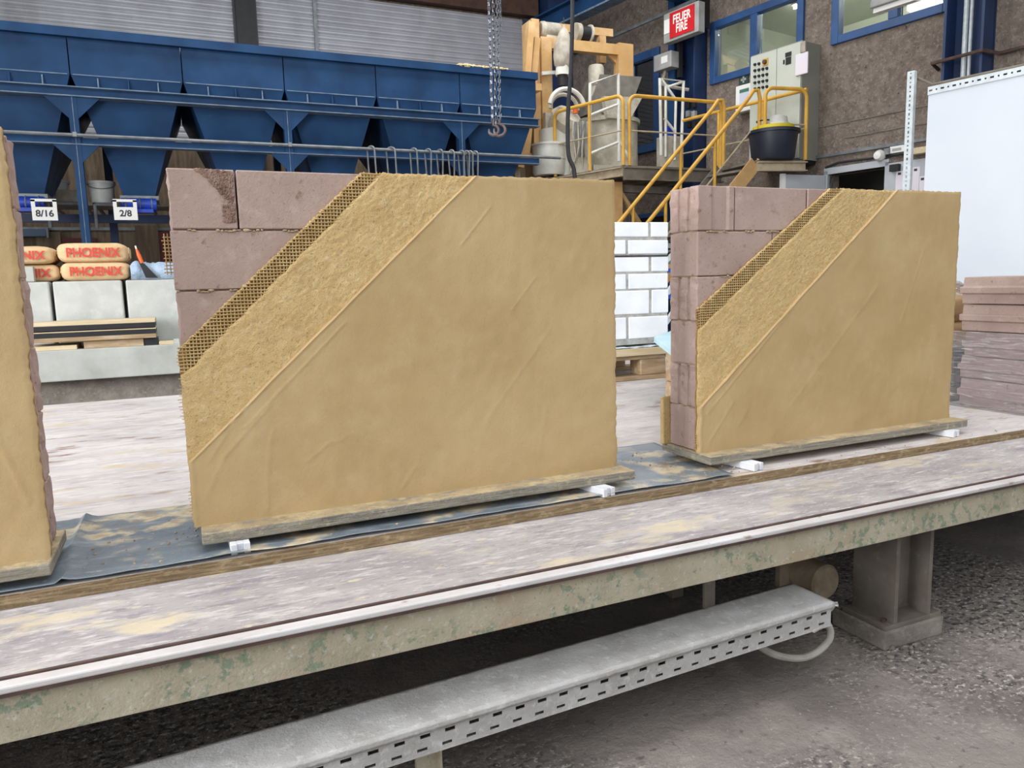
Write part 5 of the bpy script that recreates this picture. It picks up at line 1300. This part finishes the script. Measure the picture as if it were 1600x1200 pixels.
t = thing('plastic_pouch', 'white document pouch hanging on the cabinet corner', 'pouch', wp(s_, oC+.02, z_-.15))
wbox(MB(), s_-.1, s_+.1, oC+.005, oC+.03, z_-.16, z_+.13).build('pouch', m_note, t, bevel=.01); wbox(MB(), s_-.06, s_+.02, oC+.005, oC+.04, z_+.13, z_+.28).build('strap', m_canvas, t, bevel=.01)
# first aid sign and notice box
s_, z_ = wpx(1161, 124, .03)
t = thing('first_aid_sign', 'small dark green sign with a white cross on the wall', 'sign', wp(s_, .02, z_-.09))
wbox(MB(), s_-.09, s_+.09, .005, .02, z_-.09, z_+.09).build('plate', m_green, t); wbox(MB(), s_-.05, s_+.05, .02, .023, z_-.016, z_+.016).build('cross_bar', m_greysign, t); wbox(MB(), s_-.016, s_+.016, .02, .023, z_-.05, z_+.05).build('cross_bar', m_greysign, t)
sa, za = wpx(1152, 136, .1); sb, zb2 = wpx(1174, 172, .1)
t = thing('first_aid_box', 'white wall box with a printed notice beside the cabinet', 'box', wp((sa+sb)/2, .05, zb2))
wbox(MB(), sb-.06, sa, .0, .14, zb2, za).build('body', m_whitesign, t, bevel=.01)
wbox(MB(), sb+.02, sa-.08, .14, .143, zb2+.1, za-.06).build('notice', mat('pale_lilac_paper', (206, 208, 226), rough=.7), t); wbox(MB(), sb+.02, sa-.08, .143, .145, za-.12, za-.07).build('notice_header', mat('green_header', (60, 120, 90), rough=.6), t)
# tub with buckets on the platform end
c = pd(1228, 247); c = V((c.x, c.y+.25, ZD)); 
t = thing('plastic_tub', 'large dark navy plastic tub on the platform by the cabinet', 'tub', c)
MB().lathe(c, Z, [(0, 0), (.27, 0), (.29, .03), (.33, .36), (.36, .36), (.36, .4), (.31, .39), (.27, .05), (0, .05)], 30).build('tub_body', m_navy, t, smooth=True)
c2 = c+V((0, 0, .3))
t = thing('plastic_bucket', 'yellow-rimmed bucket lid lying in the navy tub', 'bucket', c2)
MB().lathe(c2, Z, [(0, -.2), (.22, -.2), (.26, .1), (.28, .12), (.28, .16), (.2, .17), (0, .17)], 28).build('rim_disc', m_yelrim, t, smooth=True)
c3 = c+V((.02, 0, .475))
t = thing('plastic_bucket', 'white upturned bucket on top of the yellow lid', 'bucket', c3)
MB().lathe(c3, Z, [(0, 0), (.2, 0), (.2, .02), (.18, .03), (.165, .11), (.15, .12), (0, .12)], 28).build('bucket_body', m_bucket, t, smooth=True)
MB().tube([c3+V((-.19-.1*math.sin(a), -.1*math.cos(a), .05)) for a in [math.pi*i/8 for i in range(9)]], .01, 6).build('bail', m_dark, t)
# fire sign
oS = .62
sa, za = wpx(1041, 36, oS); sb, zb2 = wpx(1080, 46, oS)
cs, cz = wpx(1066, 33, oS)
t = thing('fire_sign', 'red illuminated sign reading FEUER FIRE on the dark column', 'sign', wp(cs, oS-.1, cz-.3))
wbox(MB(), cs-.33, cs+.42, oS-.16, oS-.01, cz-.24, cz+.22).build('housing', m_greysign, t, bevel=.01)
wbox(MB(), cs-.25, cs+.27, oS-.01, oS+.005, cz-.2, cz+.19).build('face', m_red, t)
lettering('FEUER\nFIRE', .185, wp(cs+.01, oS+.007, cz-.008), -WD, Z, m_whitesign, t, width=.38)
wbox(MB(), cs+.28, cs+.40, oS-.01, oS+.0, cz-.1, cz+.12).build('pictogram', m_whitesign, t)
wbox(MB(), cs-.2, cs-.15, .2, oS-.16, cz-.1, cz+.5).build('bracket', m_dark, t)
MB().bar(wp(cs+.35, .3, cz-.2), wp(cs+.35, .3, cz-.75), .07, .07).build('conduit', m_dark, t)
# loudspeaker box under it
s_, z_ = wpx(1036, 95, .5)
t = thing('control_box', 'grey control box under the fire sign', 'box', wp(s_, .4, z_-.15))
wbox(MB(), s_-.2, s_+.2, .3, .52, z_-.14, z_+.12).build('body', m_greysign, t, bevel=.01); wbox(MB(), s_-.12, s_+.02, .52, .525, z_-.05, z_+.06).build('label_plate', m_whitesign, t)
wbox(MB(), s_-.1, s_+.1, .0, .3, z_-.05, z_+.05).build('bracket', m_dark, t)
MB().tube([wp(s_+.05, .4, z_-.14), wp(s_+.1, .42, z_-.35), wp(s_-.15, .4, z_-.45), wp(s_-.3, .2, z_-.5)], .03, 6).build('wiring', m_canvas, t, smooth=True)
# socket outlets on the column
for k, (px, pyy) in enumerate(((1074, 165), (1083, 163), (1074, 178), (1083, 178), (1076, 195), (1084, 195))):
    s_, z_ = wpx(px, pyy, .36); t = tag(wbox(MB(), s_-.035, s_+.035, .3, .37, z_-.05, z_+.05).build('socket_outlet', m_dark if k < 2 or k > 3 else m_greysign, bevel=.006), 'small socket outlet on the dark blue column, ' + ('upper left', 'upper right', 'middle left', 'middle right', 'lower left', 'lower right')[k], 'socket', 'sockets on the column')
# overhead light fitting near the window by the column
a, c = atd(1375, 8, 8.2), atd(1440, -14, 7.6)
t = thing('strip_light', 'grey strip light fitting hanging in front of the window by the column', 'lamp', (a+c)/2)
MB().bar(a, c, .25, .08).build('housing', m_greysign, t, bevel=.01); MB().bar(a-V((.05, 0, .07)), c-V((.05, 0, .07)), .08, .05).build('diffuser', m_whitesign, t)
for p in (a, c): MB().tube([p, V((p.x, p.y, 7.5))], .006, 5).build('hanger', m_cable, t)
